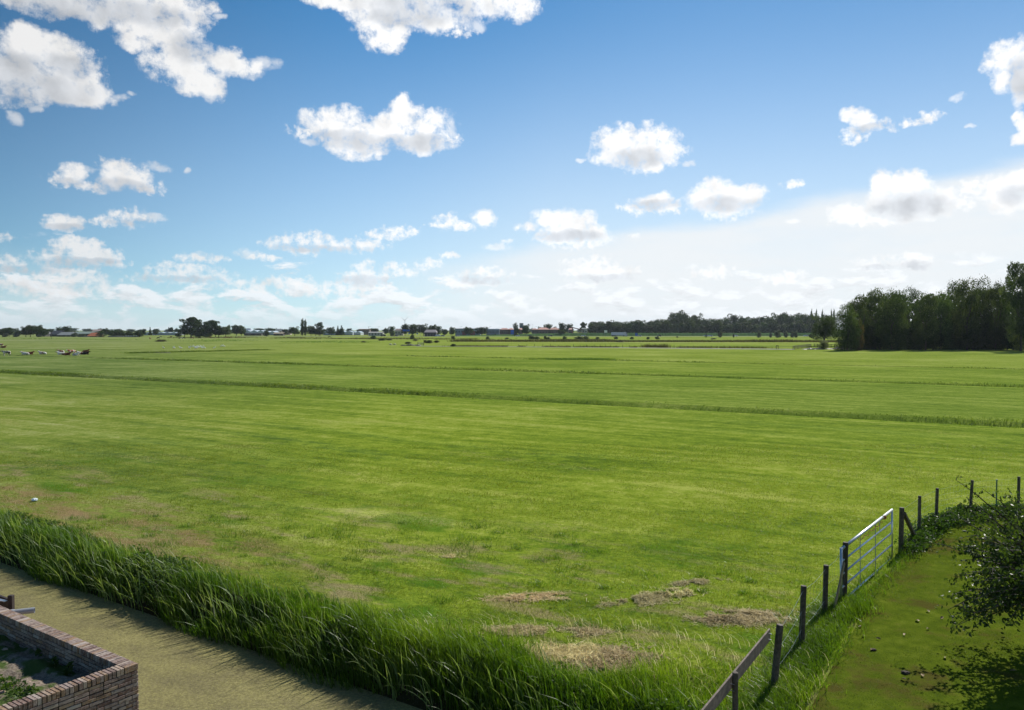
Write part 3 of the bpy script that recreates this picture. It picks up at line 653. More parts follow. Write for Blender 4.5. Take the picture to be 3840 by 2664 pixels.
def build_soil():
    na, nb = 150, 70; a = np.linspace(.2, 9.1, na); b = np.linspace(.2, 3.4, nb); A, B = np.meshgrid(a, b, indexing='ij')
    x = O.x+A*e1.x+B*e2.x; y = O.y+A*e1.y+B*e2.y
    z = .50 + .10*vnoise(x, y, 1.5, 4)+.07*vnoise(x, y, 5, 6)+.035*vnoise(x, y, 14, 8)
    z += .05*np.exp(-((B-.45-.1*vnoise(x, y, 1, 3))/.1)**2)
    i = np.arange(na-1)[:, None]*nb+np.arange(nb-1)[None]; q = np.stack([i, i+nb, i+nb+1, i+1], -1).reshape(-1, 4)
    o = npmesh('garden_soil', np.stack([x, y, z], -1).reshape(-1, 3), [q], M['soil'], smooth=True); tag(o, 'lumpy bare soil inside the brick wall', 'soil', kind='structure')
    rs = np.random.RandomState(8); n = 22000; a = rs.uniform(.3, 9, n); b = .5+rs.uniform(0, 2.6, n); x = O.x+a*e1.x+b*e2.x; y = O.y+a*e1.y+b*e2.y
    k_ = (vnoise(x, y, 1.4, 15)*.6+vnoise(x, y, 4, 16)*.4 > .44) | (rs.rand(n) < .04); k_ &= (b > .95); x, y = x[k_], y[k_]; n = len(x)
    zz = .50+.10*vnoise(x, y, 1.5, 4)+.07*vnoise(x, y, 5, 6)+rs.uniform(.02, .09, n)
    V, f = cards(np.stack([x, y, zz], -1), rs.uniform(.02, .05, n), rs, 1.5, up=1.5)
    o = npmesh('weeds', V, [f], M['weed'], rnd=np.repeat(rs.uniform(0, 1, n), 4)); tag(o, 'patchy low weeds on the garden soil', 'weeds', kind='stuff')
    for i, (px, py, sc, lab) in enumerate([(262, 2530, 1.0, 'leafy weed seedling close to the wall corner'), (205, 2495, .7, 'small weed seedling in the wall shadow'), (145, 2465, .7, 'tiny weed seedling halfway along the shaded wall')]):
        p = gnd(px, py, .60); t = empty('weed_plant', p, label=lab, cat='plant', group='seedlings in the garden bed')
        rs = np.random.RandomState(i); m = MB(); m.tube([(0,0,-.04), (.01,0,.1*sc), (0,.01,.17*sc)], [.006,.005,.003], 5); m.build('stem', M['weed'], t)
        C = np.array([(math.cos(q)*.05*sc*(1.2-z_), math.sin(q)*.05*sc*(1.2-z_), .03+.15*sc*z_) for q, z_ in zip(rs.uniform(0, 6.28, 16), np.linspace(0, 1, 16))])
        V, f = cards(C, np.full(16, .075*sc), rs, 1.8, up=1.5); npmesh('leaves', V, [f], M['weed'], t, rnd=np.repeat(rs.rand(16), 4))
build_soil()
# small stones on the bed
M['stone'] = M_('pale stone', (.42,.30,.23), var=.3, rough=.85, scale=20)
def lump(name, p, s, mat, label, cat, group=None, seed=0, flat=.6):
    import bmesh
    bm = bmesh.new(); bmesh.ops.create_icosphere(bm, subdivisions=2, radius=1); rr = random.Random(seed)
    for v in bm.verts: v.co *= rr.uniform(.8, 1.15); v.co.z *= flat
    me = D.meshes.new(name); bm.to_mesh(me); me.materials.append(mat); o = D.objects.new(name, me); link(o); o.location = p; o.scale = (s, s*.8, s); return tag(o, label, cat, group)
lump('stone', gnd(18, 2438, .61), .055, M['stone'], 'pinkish brick fragment lying on the soil by the left frame edge', 'stone', 'stones on the garden bed', 1)
lump('stone', gnd(8, 2598, .61), .05, M['stone'], 'pale round stone low on the garden bed', 'stone', 'stones on the garden bed', 2)
lump('stone', gnd(110, 2560, .61), .03, M['stone'], 'small pebble in the middle of the garden bed', 'stone', 'stones on the garden bed', 3)
# drain pipe and dark edging behind the wall
M['pvc'] = M_('grey plastic pipe', (.33,.35,.38), var=.15, rough=.4)
def build_pipe():
    p = gnd(58, 2297, .80); t = empty('drain_pipe', p, label='short grey plastic pipe end sticking out behind the brick wall', cat='pipe'); dv = Vector((.93, .37, 0)).normalized()
    m = MB(); n = 20
    for r, a, b in ((.055, -.25, .32),):
        m.tube([dv*a, dv*b], r, n, cap=False); m.tube([dv*b, dv*a], r-.006, n, cap=False)
    vs = []; a = dv.cross(UPV).normalized()
    for j in range(n):
        q = 2*math.pi*j/n; u = a*math.cos(q)+UPV*math.sin(q); vs += [dv*.32+u*.055, dv*.32+u*.049]
    m.add(vs, [(2*j, 2*((j+1) % n), 2*((j+1) % n)+1, 2*j+1) for j in range(n)]); m.build('pipe_barrel', M['pvc'], t, smooth=False)
    m = MB(); m.tube([dv*-.10, dv*-.02], .062, n); m.build('collar', M['pvc'], t)
build_pipe()
def build_edging():
    M['tar'] = M_('dark stained board', (.035,.022,.020), var=.4, rough=.7, scale=12)
    p = gnd(38, 2276, .75); t = empty('timber_edging', p, label='dark stained boards with a steel bracket behind the wall at the left frame edge', cat='edging')
    m = MB(); m.beam((0,0,.03), (-1.6, 1.05, .03), .05, .24); m.build('board', M['tar'], t, bevel=.004)
    m = MB(); m.box((.02, 0, .05), (.09, .09, .36)); m.build('post', M['tar'], t, bevel=.005)
    m = MB(); m.beam((-.04,-.06,.13), (-.38, .10, .13), .07, .012); m.beam((-.15,-.05,.14), (-.3, -.12, .06), .03, .012); m.build('bracket', M['galv'], t)
build_edging()
# ------------------------------------------------------------------ fences
def post_mesh(mb, base, top, r, n=12):
    d = top-base; lo = base - d.normalized()*.3
    mb.tube([lo, base+d*.5, top-d.normalized()*.012, top], [r*1.02, r, r, r*.86], n)
    return mb
TOPS = [(2757, 2522, .045), (2925, 2343, .060), (3014, 2197, .056), (3098, 2120, .056), (3171, 2034, .060), (3382, 1904, .062), (3449, 1860, .047), (3515, 1831, .048), (3646, 1801, .047), (3821, 1788, .047), (4060, 1775, .047)]
TP = [at(x, y, f.y) for (x, y, r), f in zip(TOPS, FENCE)]
def rel(root, p): return Vector(p)-root.location
def build_fences():
    random.seed(9)
    t = empty('board_fence', (FENCE[0].x, FENCE[0].y, 0), label='two weathered posts carrying one sloping grey plank at the bottom edge of the photo', cat='fence')
    for i in (0, 1): post_mesh(MB(), rel(t, FENCE[i]), rel(t, TP[i]), TOPS[i][2]).build('post', M['wood'], t, smooth=False)
    a = rel(t, FENCE[0])+Vector((-.075, .02, 0)); b = rel(t, FENCE[1])+Vector((-.09, .02, 0)); d = (b-a)
    zb = TP[1].z-.20; za = TP[0].z-.22
    m = MB(); m.beam(a+Vector((0,0,za))-d*.62, b+Vector((0,0,zb))+d*.04, .03, .21); m.build('plank', M['plank'], t, bevel=.004)
    for q, z in ((a, za), (b, zb)):
        for dz in (-.05, .05): m = MB(); m.tube([q+Vector((.04, -.06, z+dz)), q+Vector((-.03, 0, z+dz))], .006, 6); m.build('bolt', M['galv'], t)
    t = empty('wire_fence', (FENCE[2].x, FENCE[2].y, 0), label='loose wire fence on two brown posts just before the metal gate', cat='fence')
    for i in (2, 3): post_mesh(MB(), rel(t, FENCE[i]), rel(t, TP[i]), TOPS[i][2]).build('post', M['wood'], t)
    m = MB()
    for fr, r in ((.93, .0018), (.62, .0015), (.34, .0015)):
        pts = []
        for i in range(1, 5):
            p = rel(t, FENCE[i]*(1-fr)+TP[i]*fr); pts.append(p)
            if i < 4:
                q = rel(t, FENCE[i+1]*(1-fr)+TP[i+1]*fr); pts.append((p+q)/2+Vector((random.uniform(-.03,.03), 0, -.03-random.random()*.04)))
        m.tube(pts, r, 4)
    for i in range(1, 4):
        for j in range(7):
            u = (j+.5)/7; p0 = rel(t, FENCE[i].lerp(FENCE[i+1], u)); hgt = TP[i].lerp(TP[i+1], u).z
            w = random.uniform(-.03, .03); m.tube([p0+Vector((0,0,.1)), p0+Vector((w, 0, hgt*.5)), p0+Vector((0, 0, hgt*.9-.06))], .0014, 4)
    m.build('wire', M['galv'], t)
    # gate post with leaning board
    t = empty('gate_post', (FENCE[4].x, FENCE[4].y, 0), label='stout dark post at the hinge end of the metal gate', cat='post')
    post_mesh(MB(), rel(t, FENCE[4]), rel(t, TP[4]), .060).build('post', M['wood'], t)
    [MB().tube([(.0,.05,z_), (.0,.16,z_)], .012, 6).build('hinge', M['galv'], t) for z_ in (TP[4].z-.18, .35)]
    p0 = gnd(3120, 2318); p1 = at(3166, 2110, FENCE[4].y-.15)
    t = empty('leaning_plank', p0, label='pale board leaning against the hinge post of the gate', cat='plank')
    M['paleplank'] = M_('pale plank', (.30,.24,.16), var=.3, rough=.8, scale=8); m = MB(); m.beam((0,0,-.05), p1-p0, .022, .13); m.build('board', M['paleplank'], t, bevel=.003)
    t = empty('gate_post', (FENCE[5].x, FENCE[5].y, 0), label='thick post with a diagonal brace at the far end of the gate', cat='post')
    post_mesh(MB(), rel(t, FENCE[5]), rel(t, TP[5]), .064).build('post', M['wood'], t)
    m = MB(); b = at(3437, 2030, 22.9); b.z = .05; m.beam(rel(t, at(3389, 1925, FENCE[5].y)), rel(t, b), .09, .09); m.build('brace', M['wood'], t, bevel=.006)
    # netting fence behind the gate
    t = empty('netting_fence', (FENCE[6].x, FENCE[6].y, 0), label='sheep netting on brown posts running from the braced post to the right edge', cat='fence')
    for i in range(6, 11): post_mesh(MB(), rel(t, FENCE[i]), rel(t, TP[i]), TOPS[i][2]).build('post', M['wood'], t)
    m = MB()
    seq = [5, 6, 7, 8, 9, 10]
    for fr in (.95, .78, .62, .48, .36, .25, .14):
        m.tube([rel(t, FENCE[i]*(1-fr)+TP[i]*fr) for i in seq], .0016, 4)
    for i in seq[:-1]:
        L = (FENCE[i+1]-FENCE[i]).length; n = int(L/.15)
        for j in range(n):
            u = (j+.5)/n; a = rel(t, FENCE[i].lerp(FENCE[i+1], u)); b = rel(t, FENCE[i].lerp(FENCE[i+1], u)*.05+TP[i].lerp(TP[i+1], u)*.95)
            m.tube([a*.9+b*.1, b], .0013, 3, cap=False)
    m.build('netting', M['galv'], t)
    p = at(3738, 1802, 26.6); M['greenpost'] = M_('green post', (.05,.16,.10), var=.2, rough=.5)
    t = empty('stake', (p.x, p.y, 0), label='thin green stake standing between the two farthest netting posts', cat='stake'); m = MB(); m.tube([(0,0,-.2),(0,0,p.z)], .022, 8); m.build('shaft', M['greenpost'], t); m = MB(); m.tube([(0,0,p.z),(0,0,p.z+.03)], .028, 8); m.build('cap', M['greenpost'], t)
build_fences()
def build_gate():
    dl, dr = FENCE[4].y+.06, 21.35
    Lp = lambda y: at(3154, y+14, dl-.28); Rp = lambda y, x=3345: at(x, y, dr)
    b = Lp(2240); t = empty('field_gate', (b.x, b.y, 0), label='galvanised five-bar metal gate between the two stout posts', cat='gate')
    ys = [(2046, 1913, .036), (2094, 1958, .022), (2143, 1998, .022), (2193, 2043, .022), (2246, 2092, .022)]
    zl = Lp(2046).z; ends = []
    for yl, yr, r in ys:
        a, c = Lp(yl), Rp(yr)
        ends.append((a, c)); m = MB(); m.tube([rel(t, a), rel(t, c)], r, 10); m.build('rail', M['galv'], t, smooth=True)
    def at_u(e, u): return rel(t, e[0].lerp(e[1], u))
    for u in (0.0, 1.0):
        m = MB(); m.tube([at_u(ends[0], u)+Vector((0,0,.03)), at_u(ends[4], u)-Vector((0,0,.02))], .026 if u else .03, 8); m.build('stile', M['galv'], t, smooth=True)
    for u, j in ((.33, 4), (.63, 4), (.72, 1)):
        m = MB(); m.tube([at_u(ends[0], u), at_u(ends[j], u)], .011, 6); m.build('upright', M['galv'], t)
    M['twine'] = M_('orange twine', (.62,.20,.07), var=.3, rough=.8, scale=60)
    tw = MB(); pts = []
    for i in range(26):
        u = .28+.5*i/25; p = ends[0][0].lerp(ends[0][1], u); pts.append(rel(t, p)+Vector((math.sin(i*1.7)*.02, -.04, -.06-.07*abs(math.sin(i*.55)))))
    tw.tube(pts, .008, 5)
    for j in range(6):
        p = rel(t, ends[0][0].lerp(ends[0][1], .78)); tw.tube([p+Vector((math.cos(q)*.046+.01*j, math.sin(q)*.046*.2-.02, math.sin(q)*.046)) for q in np.linspace(0, 6.28, 10)], .005, 4)
    o = tw.build('twine', M['twine'], None); o.location = t.location; tag(o, 'orange baler twine wound along the top bar of the gate', 'twine')
build_gate()
# bramble hedge at the netting fence
def build_brambles():
    rs = np.random.RandomState(14); pts = []
    for i, n, wd, hh in ((5, 1800, .33, .35), (6, 2600, .38, .45), (7, 3200, .42, .42), (8, 3000, .42, .38), (9, 2800, .42, .35)):
        u = rs.uniform(0, 1, n); A, B = FENCE[i], FENCE[i+1]
        x = A.x+(B.x-A.x)*u+rs.normal(0, wd*.5, n)+.15; y = A.y+(B.y-A.y)*u+rs.normal(0, wd*.5, n)-.15
        top = hh*(.45+.75*vnoise(x, y, 1.6, 61)); z = rs.uniform(.05, 1, n)**.6*top; pts.append(np.stack([x, y, z], -1))
    C = np.concatenate(pts); V, f = cards(C, rs.uniform(.035, .08, len(C)), rs, 1.35, up=1.2)
    o = npmesh('brambles', V, [f], M['weed'], rnd=np.repeat(rs.uniform(0, 1, len(C)), 4)); tag(o, 'low green brambles growing along the netting fence', 'brambles', kind='stuff')
build_brambles()
# ------------------------------------------------------------------ fruit tree hanging in from the right
def build_apple():
    rs = np.random.RandomState(21); base = Vector((10.9, 15.3, 0))
    t = empty('fruit_tree', base, label='dark glossy-leaved fruit tree reaching into the photo from the right edge', cat='tree')
    wood = MB(); fork = Vector((-.15, -.1, 1.0)); wood.tube([(0,0,-.1), (.03,0,.3), (-.05,-.03,.7), fork], [.15,.12,.11,.10], 12)
    tips = []
    tgt = [(3580, 1800, 14.2), (3625, 1865, 14.0), (3690, 1835, 14.6), (3640, 1900, 13.8), (3690, 1960, 13.6), (3600, 2045, 13.7), (3640, 2020, 14.2), (3660, 2090, 13.5), (3615, 2150, 13.9), (3660, 2190, 13.2), (3610, 2255, 13.4), (3575, 2310, 13.6),
           (3560, 2290, 13.0), (3575, 2230, 13.2), (3600, 2340, 12.9), (3625, 2300, 12.7), (3650, 2250, 12.8), (3700, 2170, 12.7), (3620, 2100, 13.4), (3660, 2010, 13.4), (3590, 2345, 13.2), (3650, 2350, 13.1), (3700, 2300, 12.8), (3740, 2240, 12.9), (3780, 2330, 13.0), (3720, 2130, 13.0), (3760, 2050, 13.0), (3790, 1950, 13.4), (3800, 1900, 14.4), (3820, 2150, 12.7), (3700, 2040, 14.6), (3740, 1900, 14.2), (3690, 2230, 14.3), (3760, 2000, 15.2), (3820, 2050, 15.0), (3680, 2160, 15), (3750, 2150, 15.4)]
    for x, y, d_ in tgt: tips.append(at(x, y, d_)-base)
    for i in range(58):
        a = rs.uniform(0, 6.28); e = rs.uniform(-.15, .75); r = rs.uniform(1.6, 2.4); v = Vector((math.cos(a)*math.cos(e)*r*1.05, math.sin(a)*math.cos(e)*r, 1.6+math.sin(e)*r*.85))
        tips.append(v)
    leafC = []; leafA = []
    for q, tip in enumerate(tips):
        mid = fork.lerp(tip, .45)+Vector((rs.normal(0,.12), rs.normal(0,.12), .28+rs.normal(0,.1))); k1 = fork.lerp(mid, .5)+Vector((0,0,.12))
        path = []
        for u in np.linspace(0, 1, 13): path.append(((1-u)**2)*fork+2*u*(1-u)*(mid+Vector((0,0,.15)))+u*u*tip+Vector((rs.normal(0,.012), rs.normal(0,.012), rs.normal(0,.012))))
        wood.tube(path, list(np.linspace(.036, .004, 13)), 5)
        L = (tip-fork).length
        for j in range(4, 13):
            ns = (3 if j < 12 else 2) if q not in (0, 1, 2, 3, 20) else (1 if j > 6 else 2)
            for _ in range(ns):
                p = path[j]; dv = Vector(rs.normal(size=3)); dv.z -= .25; dv.normalize(); dv = (dv*.8+(tip-fork).normalized()*.5).normalized(); ln = (rs.uniform(.12, .36) if q not in (0, 1, 2, 3, 20) else rs.uniform(.08, .18)) if j > 5 else rs.uniform(.1, .3)
                if _ == 0 and j % 2 == 0: wood.tube([p, p+dv*ln*.5, p+dv*ln+Vector((0,0,-.04))], [.006,.004,.002], 4)
                m = int(ln/.042)
                for i in range(m):
                    u = (i+1)/m; leafC.append(p+dv*ln*u+Vector((0,0,-.04*u*u))+Vector(rs.normal(size=3))*.022)
    # trunk-side fill of the crown (out of frame mostly)
    C = np.array([tuple(v) for v in leafC]); n = len(C)
    a = rs.normal(size=(n, 3)); a[:, 2] -= .9; a /= np.linalg.norm(a, axis=1)[:, None]
    b = rs.normal(size=(n, 3)); b[:, 2] += .2; b -= (b*a).sum(1)[:, None]*a; b /= np.linalg.norm(b, axis=1)[:, None]; nn = np.cross(a, b)
    s = rs.uniform(.056, .090, n)[:, None]; w = s*.60
    ring = [(-.5, 0, 0), (-.25, .42, .10), (.1, .5, .12), (.5, 0, -.06), (.1, -.5, .12), (-.25, -.42, .10)]
    V = np.stack([C+a*s*(u+.5)+b*w*v+nn*s*z for u, v, z in ring], 1).reshape(-1, 3); k_ = (np.arange(n)*6)[:, None]
    f = np.concatenate([k_+np.array([0, 1, 2, 3]), k_+np.array([0, 3, 4, 5])])
    npmesh('leaves', V, [f], M['apple_leaf'], t, rnd=np.repeat(rs.uniform(0, 1, n), 6))
    wood.build('trunk', M['bark'], t, smooth=True)
build_apple()
# ------------------------------------------------------------------ dried hay, fallen leaves, litter
def hay(px, py, rx, ry, n, hh, label, ang=0.0, seed=1):
    rs = np.random.RandomState(seed); p = gnd(px, py); g = rs.normal(size=(n, 2))*.42
    ca, sa = math.cos(ang), math.sin(ang); x = (g[:, 0]*rx*ca-g[:, 1]*ry*sa); y = (g[:, 0]*rx*sa+g[:, 1]*ry*ca)
    x += (vnoise(x+seed, y, 2.5, 3)-.5)*.3; d = np.exp(-1.2*(g**2).sum(1)*1.6); z = rs.uniform(0, 1, n)*hh*.55*d*(.3+1.2*vnoise(x+p.x, y+p.y, 3.0, 5))+.005
    C = np.stack([x, y, z], -1); a = rs.normal(size=(n, 3)); a[:, 2] *= .22; a /= np.linalg.norm(a, axis=1)[:, None]; L = rs.uniform(.04, .13, n)[:, None]
    b = np.cross(a, np.array([0, 0, 1.0])+rs.normal(size=(n, 3))*.4); b /= np.linalg.norm(b, axis=1)[:, None]; w = .0055
    V = np.stack([C-a*L-b*w, C-a*L+b*w, C+b*w*.9+np.array([0, 0, .012]), C-b*w*.9+np.array([0, 0, .012]), C+a*L], 1).reshape(-1, 3); k_ = (np.arange(n)*5)[:, None]
    kk = vnoise(x+p.x*3, y+p.y*3, 5.0, 8)*.5+vnoise(x+p.x, y+p.y, 2.0, 9)*.5 > .40; V = V.reshape(n, 5, 3)[kk].reshape(-1, 3); n = int(kk.sum()); k_ = (np.arange(n)*5)[:, None]
    o = npmesh('hay_heap', V, [k_+np.array([0, 1, 2, 3]), k_+np.array([3, 2, 4])], M['dry_blade'], rnd=np.repeat(rs.uniform(0, 1, n), 5), loc=p); tag(o, label, 'hay', 'heaps of dry cut grass on the near meadow')
hay(2780, 2318, 1.05, .45, 9000, .15, 'straw coloured heap of dry grass nearest the fence post', .05, 1)
hay(2400, 2252, 1.15, .38, 4200, .12, 'long dry grass swath left of the gate in the middle of the near meadow', .25, 2)
hay(2530, 2225, .65, .32, 2800, .16, 'small raised tuft of dry grass at the right tip of the long swath', .2, 3)
hay(2610, 2185, .75, .22, 1300, .05, 'thin trailing wisp of dry grass beyond the raised tuft', .3, 4)
hay(2130, 2455, 1.0, .50, 12000, .07, 'flattened ring of dry grass in the tall grass at bottom centre', -.1, 5)
hay(2290, 2470, .85, .48, 10000, .09, 'tangled dry grass right half of the ring at bottom centre', .3, 6)
hay(1960, 2365, 1.05, .28, 2600, .06, 'narrow pale streak of dry grass at the edge of the bank vegetation', .0, 7)
hay(2150, 2372, .60, .24, 2300, .06, 'short dry grass streak above the flattened ring', .0, 8)
hay(1990, 2240, 1.0, .30, 2200, .05, 'sparse greyish dry grass patch left of the long swath', .1, 9)
hay(1690, 2088, .45, .18, 700, .06, 'lone little curl of dry grass farther out in the meadow', .0, 10)
M['dead_leaf'] = M_('fallen leaf', (.32,.22,.11), var=.35, rough=.6, scale=30)
def fallen():
    for i, (x, y, s, lab) in enumerate([(3480,2292,.075,'uppermost fallen leaf on the lawn, pale pink'), (3440,2327,.09,'long pale fallen leaf below the uppermost one'), (3532,2318,.07,'fallen leaf under the lowest fruit tree branch'), (3480,2358,.06,'curled brown fallen leaf at mid lawn'), (3392,2380,.06,'small tan leaf left of the tree shadow'), (3294,2396,.07,'pale leaf lying near the long grass edge'), (3238,2384,.06,'rusty red fallen leaf close to the long grass edge'), (3226,2350,.06,'pinkish leaf nearest the fence'), (3545,2466,.08,'yellowish leaf lying in the tree shadow'), (3388,2547,.07,'orange fallen leaf low on the lawn'), (3460,2533,.07,'pinkish leaf right of the dark clod'), (3800,2516,.08,'pale leaf at the right edge of the lawn'), (3268,2436,.05,'tiny leaf beside the small soil clod')]):
        p = gnd(x, y, .03); rr = random.Random(i); m = MB(); L = s*.8
        m.add([(-L,0,0), (-L*.3,L*.5,.018), (L*.4,L*.42,.022), (L,0,.004), (L*.4,-L*.42,.02), (-L*.3,-L*.5,.014), (0,0,.0)], [(0,6,1),(1,6,2),(2,6,3),(3,6,4),(4,6,5),(5,6,0)], rr.random())
        o = m.build('fallen_leaf', M['dead_leaf'], None); o.location = p; o.rotation_euler = (rr.uniform(-.3,.3), rr.uniform(-.3,.3), rr.uniform(0, 6)); tag(o, lab, 'leaf', 'fallen leaves on the lawn')
fallen()
M['clod'] = M_('soil clod', (.06,.045,.03), var=.4, rough=.95, scale=20)
lump('soil_clod', gnd(3395, 2523, .02), .08, M['clod'], 'larger dark soil clod low on the lawn', 'clod', 'clods on the lawn', 5, .4)
lump('soil_clod', gnd(3275, 2437, .02), .06, M['clod'], 'smaller dark soil clod left on the lawn', 'clod', 'clods on the lawn', 6, .4)
M['film'] = M_('white plastic film', (.72,.78,.80), var=.1, rough=.35)
def bag():
    import bmesh
    bm = bmesh.new(); bmesh.ops.create_icosphere(bm, subdivisions=3, radius=1); rr = random.Random(4)
    for v in bm.verts: v.co *= .75+.4*abs(math.sin(v.co.x*5+v.co.y*3))*rr.uniform(.7, 1); v.co.z = max(v.co.z, -.2)*.55
    me = D.meshes.new('plastic_bag'); bm.to_mesh(me); me.materials.append(M['film']); o = D.objects.new('plastic_bag', me); link(o); o.location = gnd(130, 1876, .04); o.scale = (.11,.09,.14)
    tag(o, 'small crumpled white plastic bag lying in the meadow near the left edge', 'bag')
bag()
# ------------------------------------------------------------------ trees
def crown_mesh(kind, seed, n, leaf, mat):
    rs = np.random.RandomState(seed); B = []
    if kind == 'round':
        for i in range(17):
            a = rs.uniform(0, 6.28); r = rs.uniform(0, .32); z = rs.uniform(.30, .84); rr = rs.uniform(.11, .20); r *= 1.15-abs(z-.5)
            B.append((math.cos(a)*r, math.sin(a)*r, z, rr, rr*.85))
        B += [(0, 0, .55, .30, .25), (.15, 0, .3, .24, .16), (-.15, .05, .32, .24, .16)]
    elif kind == 'poplar':
        for i in range(16):
            z = .10+.85*i/15; rr = .42*math.sin(math.pi*min(.98, .12+z*.86))**.6*rs.uniform(.75, 1.1); B.append((rs.normal(0, .08), rs.normal(0, .08), z, max(rr, .1), .08))
    elif kind == 'willow':
        for i in range(34):
            a = rs.uniform(0, 6.28); z = rs.uniform(.10, .86); r = .33*math.sqrt(max(.02, 1-((z-.38)/.56)**2))*rs.uniform(.7, 1.05); rr = rs.uniform(.13, .19); B.append((math.cos(a)*r, math.sin(a)*r, z, rr, rr*.46))
        for i in range(9):
            a = rs.uniform(0, 6.28); r = rs.uniform(.1, .32); B.append((math.cos(a)*r, math.sin(a)*r, rs.uniform(.05, .35), .2, .16))
        B += [(0, 0, .45, .32, .34), (.03, .02, .74, .24, .17), (-.04, .03, .82, .17, .13)]
    elif kind == 'loose':
        for i in range(40):
            a = rs.uniform(0, 6.28); z = rs.uniform(.15, .92); r = rs.uniform(.02, .38)*math.sqrt(max(.1, 1-((z-.5)/.55)**2)); rr = rs.uniform(.07, .13); B.append((math.cos(a)*r, math.sin(a)*r, z, rr, rr*.7))
    elif kind == 'conifer':
        for i in range(12):
            z = .08+.86*i/11; rr = .46*(1-z)+.05; B.append((0, 0, z, rr, .07))
    elif kind == 'bush':
        for i in range(13):
            a = rs.uniform(0, 6.28); r = rs.uniform(0, .30); z = rs.uniform(.12, .75); rr = rs.uniform(.14, .24); B.append((math.cos(a)*r, math.sin(a)*r, z, rr, rr))
        B += [(0, 0, .3, .4, .3)]
    B = np.array(B); w = B[:, 3]**2; w /= w.sum(); idx = rs.choice(len(B), n, p=w); b = B[idx]
    d = rs.normal(size=(n, 3)); d /= np.linalg.norm(d, axis=1)[:, None]; r = rs.uniform(.45, 1, n)**.5
    r *= 1+.16*rs.normal(size=n)*(rs.rand(n) < .3)
    C = b[:, :3]+d*np.stack([b[:, 3], b[:, 3], b[:, 4]], 1)*r[:, None]
    C[:, 2] = np.clip(C[:, 2], .01 if kind in ('willow', 'bush') else .06, 1.2); C[:, :2] /= max(1e-6, np.percentile(np.abs(C[:, :2]), 99.3)*2); C[:, 2] *= .985/np.percentile(C[:, 2], 99.6)
    nr = d+rs.normal(size=(n, 3))*.6; nr /= np.linalg.norm(nr, axis=1)[:, None]
    V, f = cards(C, rs.uniform(.7, 1.3, n)*leaf, rs, 1.5, droop=.5 if kind == 'willow' else 0, up=.3, nrm=nr)
    tone = np.clip(rs.uniform(0, 1, n)*.45+rs.rand(len(B))[idx]*.75-.12, 0, 1)
    return npmesh('crown', V, [f], mat, rnd=np.repeat(tone, 4), obj=False)
def trunk_mesh(kind, seed, bark):
    rs = np.random.RandomState(seed+50); m = MB(); tz = {'round': .6, 'poplar': .85, 'willow': .6, 'loose': .75, 'bush': .5, 'conifer': .8}[kind]
    m.tube([(0,0,-.03), (.005,0,.1), (rs.normal(0,.015), rs.normal(0,.015), .35), (rs.normal(0,.02), 0, tz)], [.035,.026,.020,.006], 7)
    for i in range(7):
        a = rs.uniform(0, 6.28); z = rs.uniform(.14, .45); L = rs.uniform(.2, .4)*(.4 if kind in ('poplar', 'conifer') else 1)
        m.tube([(0,0,z), (math.cos(a)*L*.5, math.sin(a)*L*.5, z+.14), (math.cos(a)*L*.8, math.sin(a)*L*.8, z+.34)], [.014,.009,.003], 5)
    me = D.meshes.new('trunk'); me.from_pydata(m.v, [], m.f); me.materials.append(bark); return me
LIB = {}
def variant(kind, v, lod, matn):
    key = (kind, v, lod, matn)
    if key not in LIB:
        n, leaf = {'near': (13000, .019), 'mid': (3600, .042), 'far': (1400, .075)}[lod]
        LIB[key] = (crown_mesh(kind, v*7+len(kind), n, leaf, M[matn]), trunk_mesh(kind, v, M['bark']))
    return LIB[key]
def tree(kind, cx, ytop, wpx, dist, label, group=None, lod='far', matn='far_leaf', v=None, cat='tree', name=None, sink=0.0):
    p = at(cx, 1240, dist); h = at(cx, ytop, dist).z+sink; w = wpx/F_PX*dist
    rr = random.Random(int(cx*3+ytop)); v = rr.randint(0, 2) if v is None else v
    cm, tm = variant(kind, v, lod, matn)
    nm = name or {'round': 'broadleaf_tree', 'poplar': 'poplar_tree', 'willow': 'willow_tree', 'loose': 'open_crowned_tree', 'bush': 'shrub', 'conifer': 'conifer_tree'}[kind]
    root = empty(nm, (p.x, dist, -sink), rr.uniform(0, 6.28), label, cat, group, scale=(w, w, h))
    for n_, me in (('crown', cm), ('trunk', tm)):
        o = D.objects.new(n_, me); link(o, root)
    return root
M['bright_leaf'] = material('light shrub foliage', leafy, c1=(.07,.10,.03), c2=(.11,.15,.045), c3=(.17,.22,.07), trl=.4, big=.5)
M['grey_leaf'] = material('grey green foliage', leafy, c1=(.045,.065,.045), c2=(.075,.10,.065), c3=(.11,.14,.09), trl=.3, big=.5)
M['autumn_leaf'] = material('yellowing foliage', leafy, c1=(.08,.07,.02), c2=(.13,.11,.03), c3=(.20,.15,.05), trl=.4, big=.5)
ORD = ['first','second','third','fourth','fifth','sixth','seventh','eighth','ninth','tenth','eleventh','twelfth','thirteenth','fourteenth','fifteenth','sixteenth','seventeenth','eighteenth','nineteenth','twentieth']
def nth(i):
    t_ = ['', '', 'twenty', 'thirty', 'forty', 'fifty', 'sixty', 'seventy', 'eighty']; i += 1
    if i <= 20: return ORD[i-1]
    return t_[i//10][:-1]+'ieth' if i % 10 == 0 else t_[i//10]+'-'+ORD[i % 10-1]
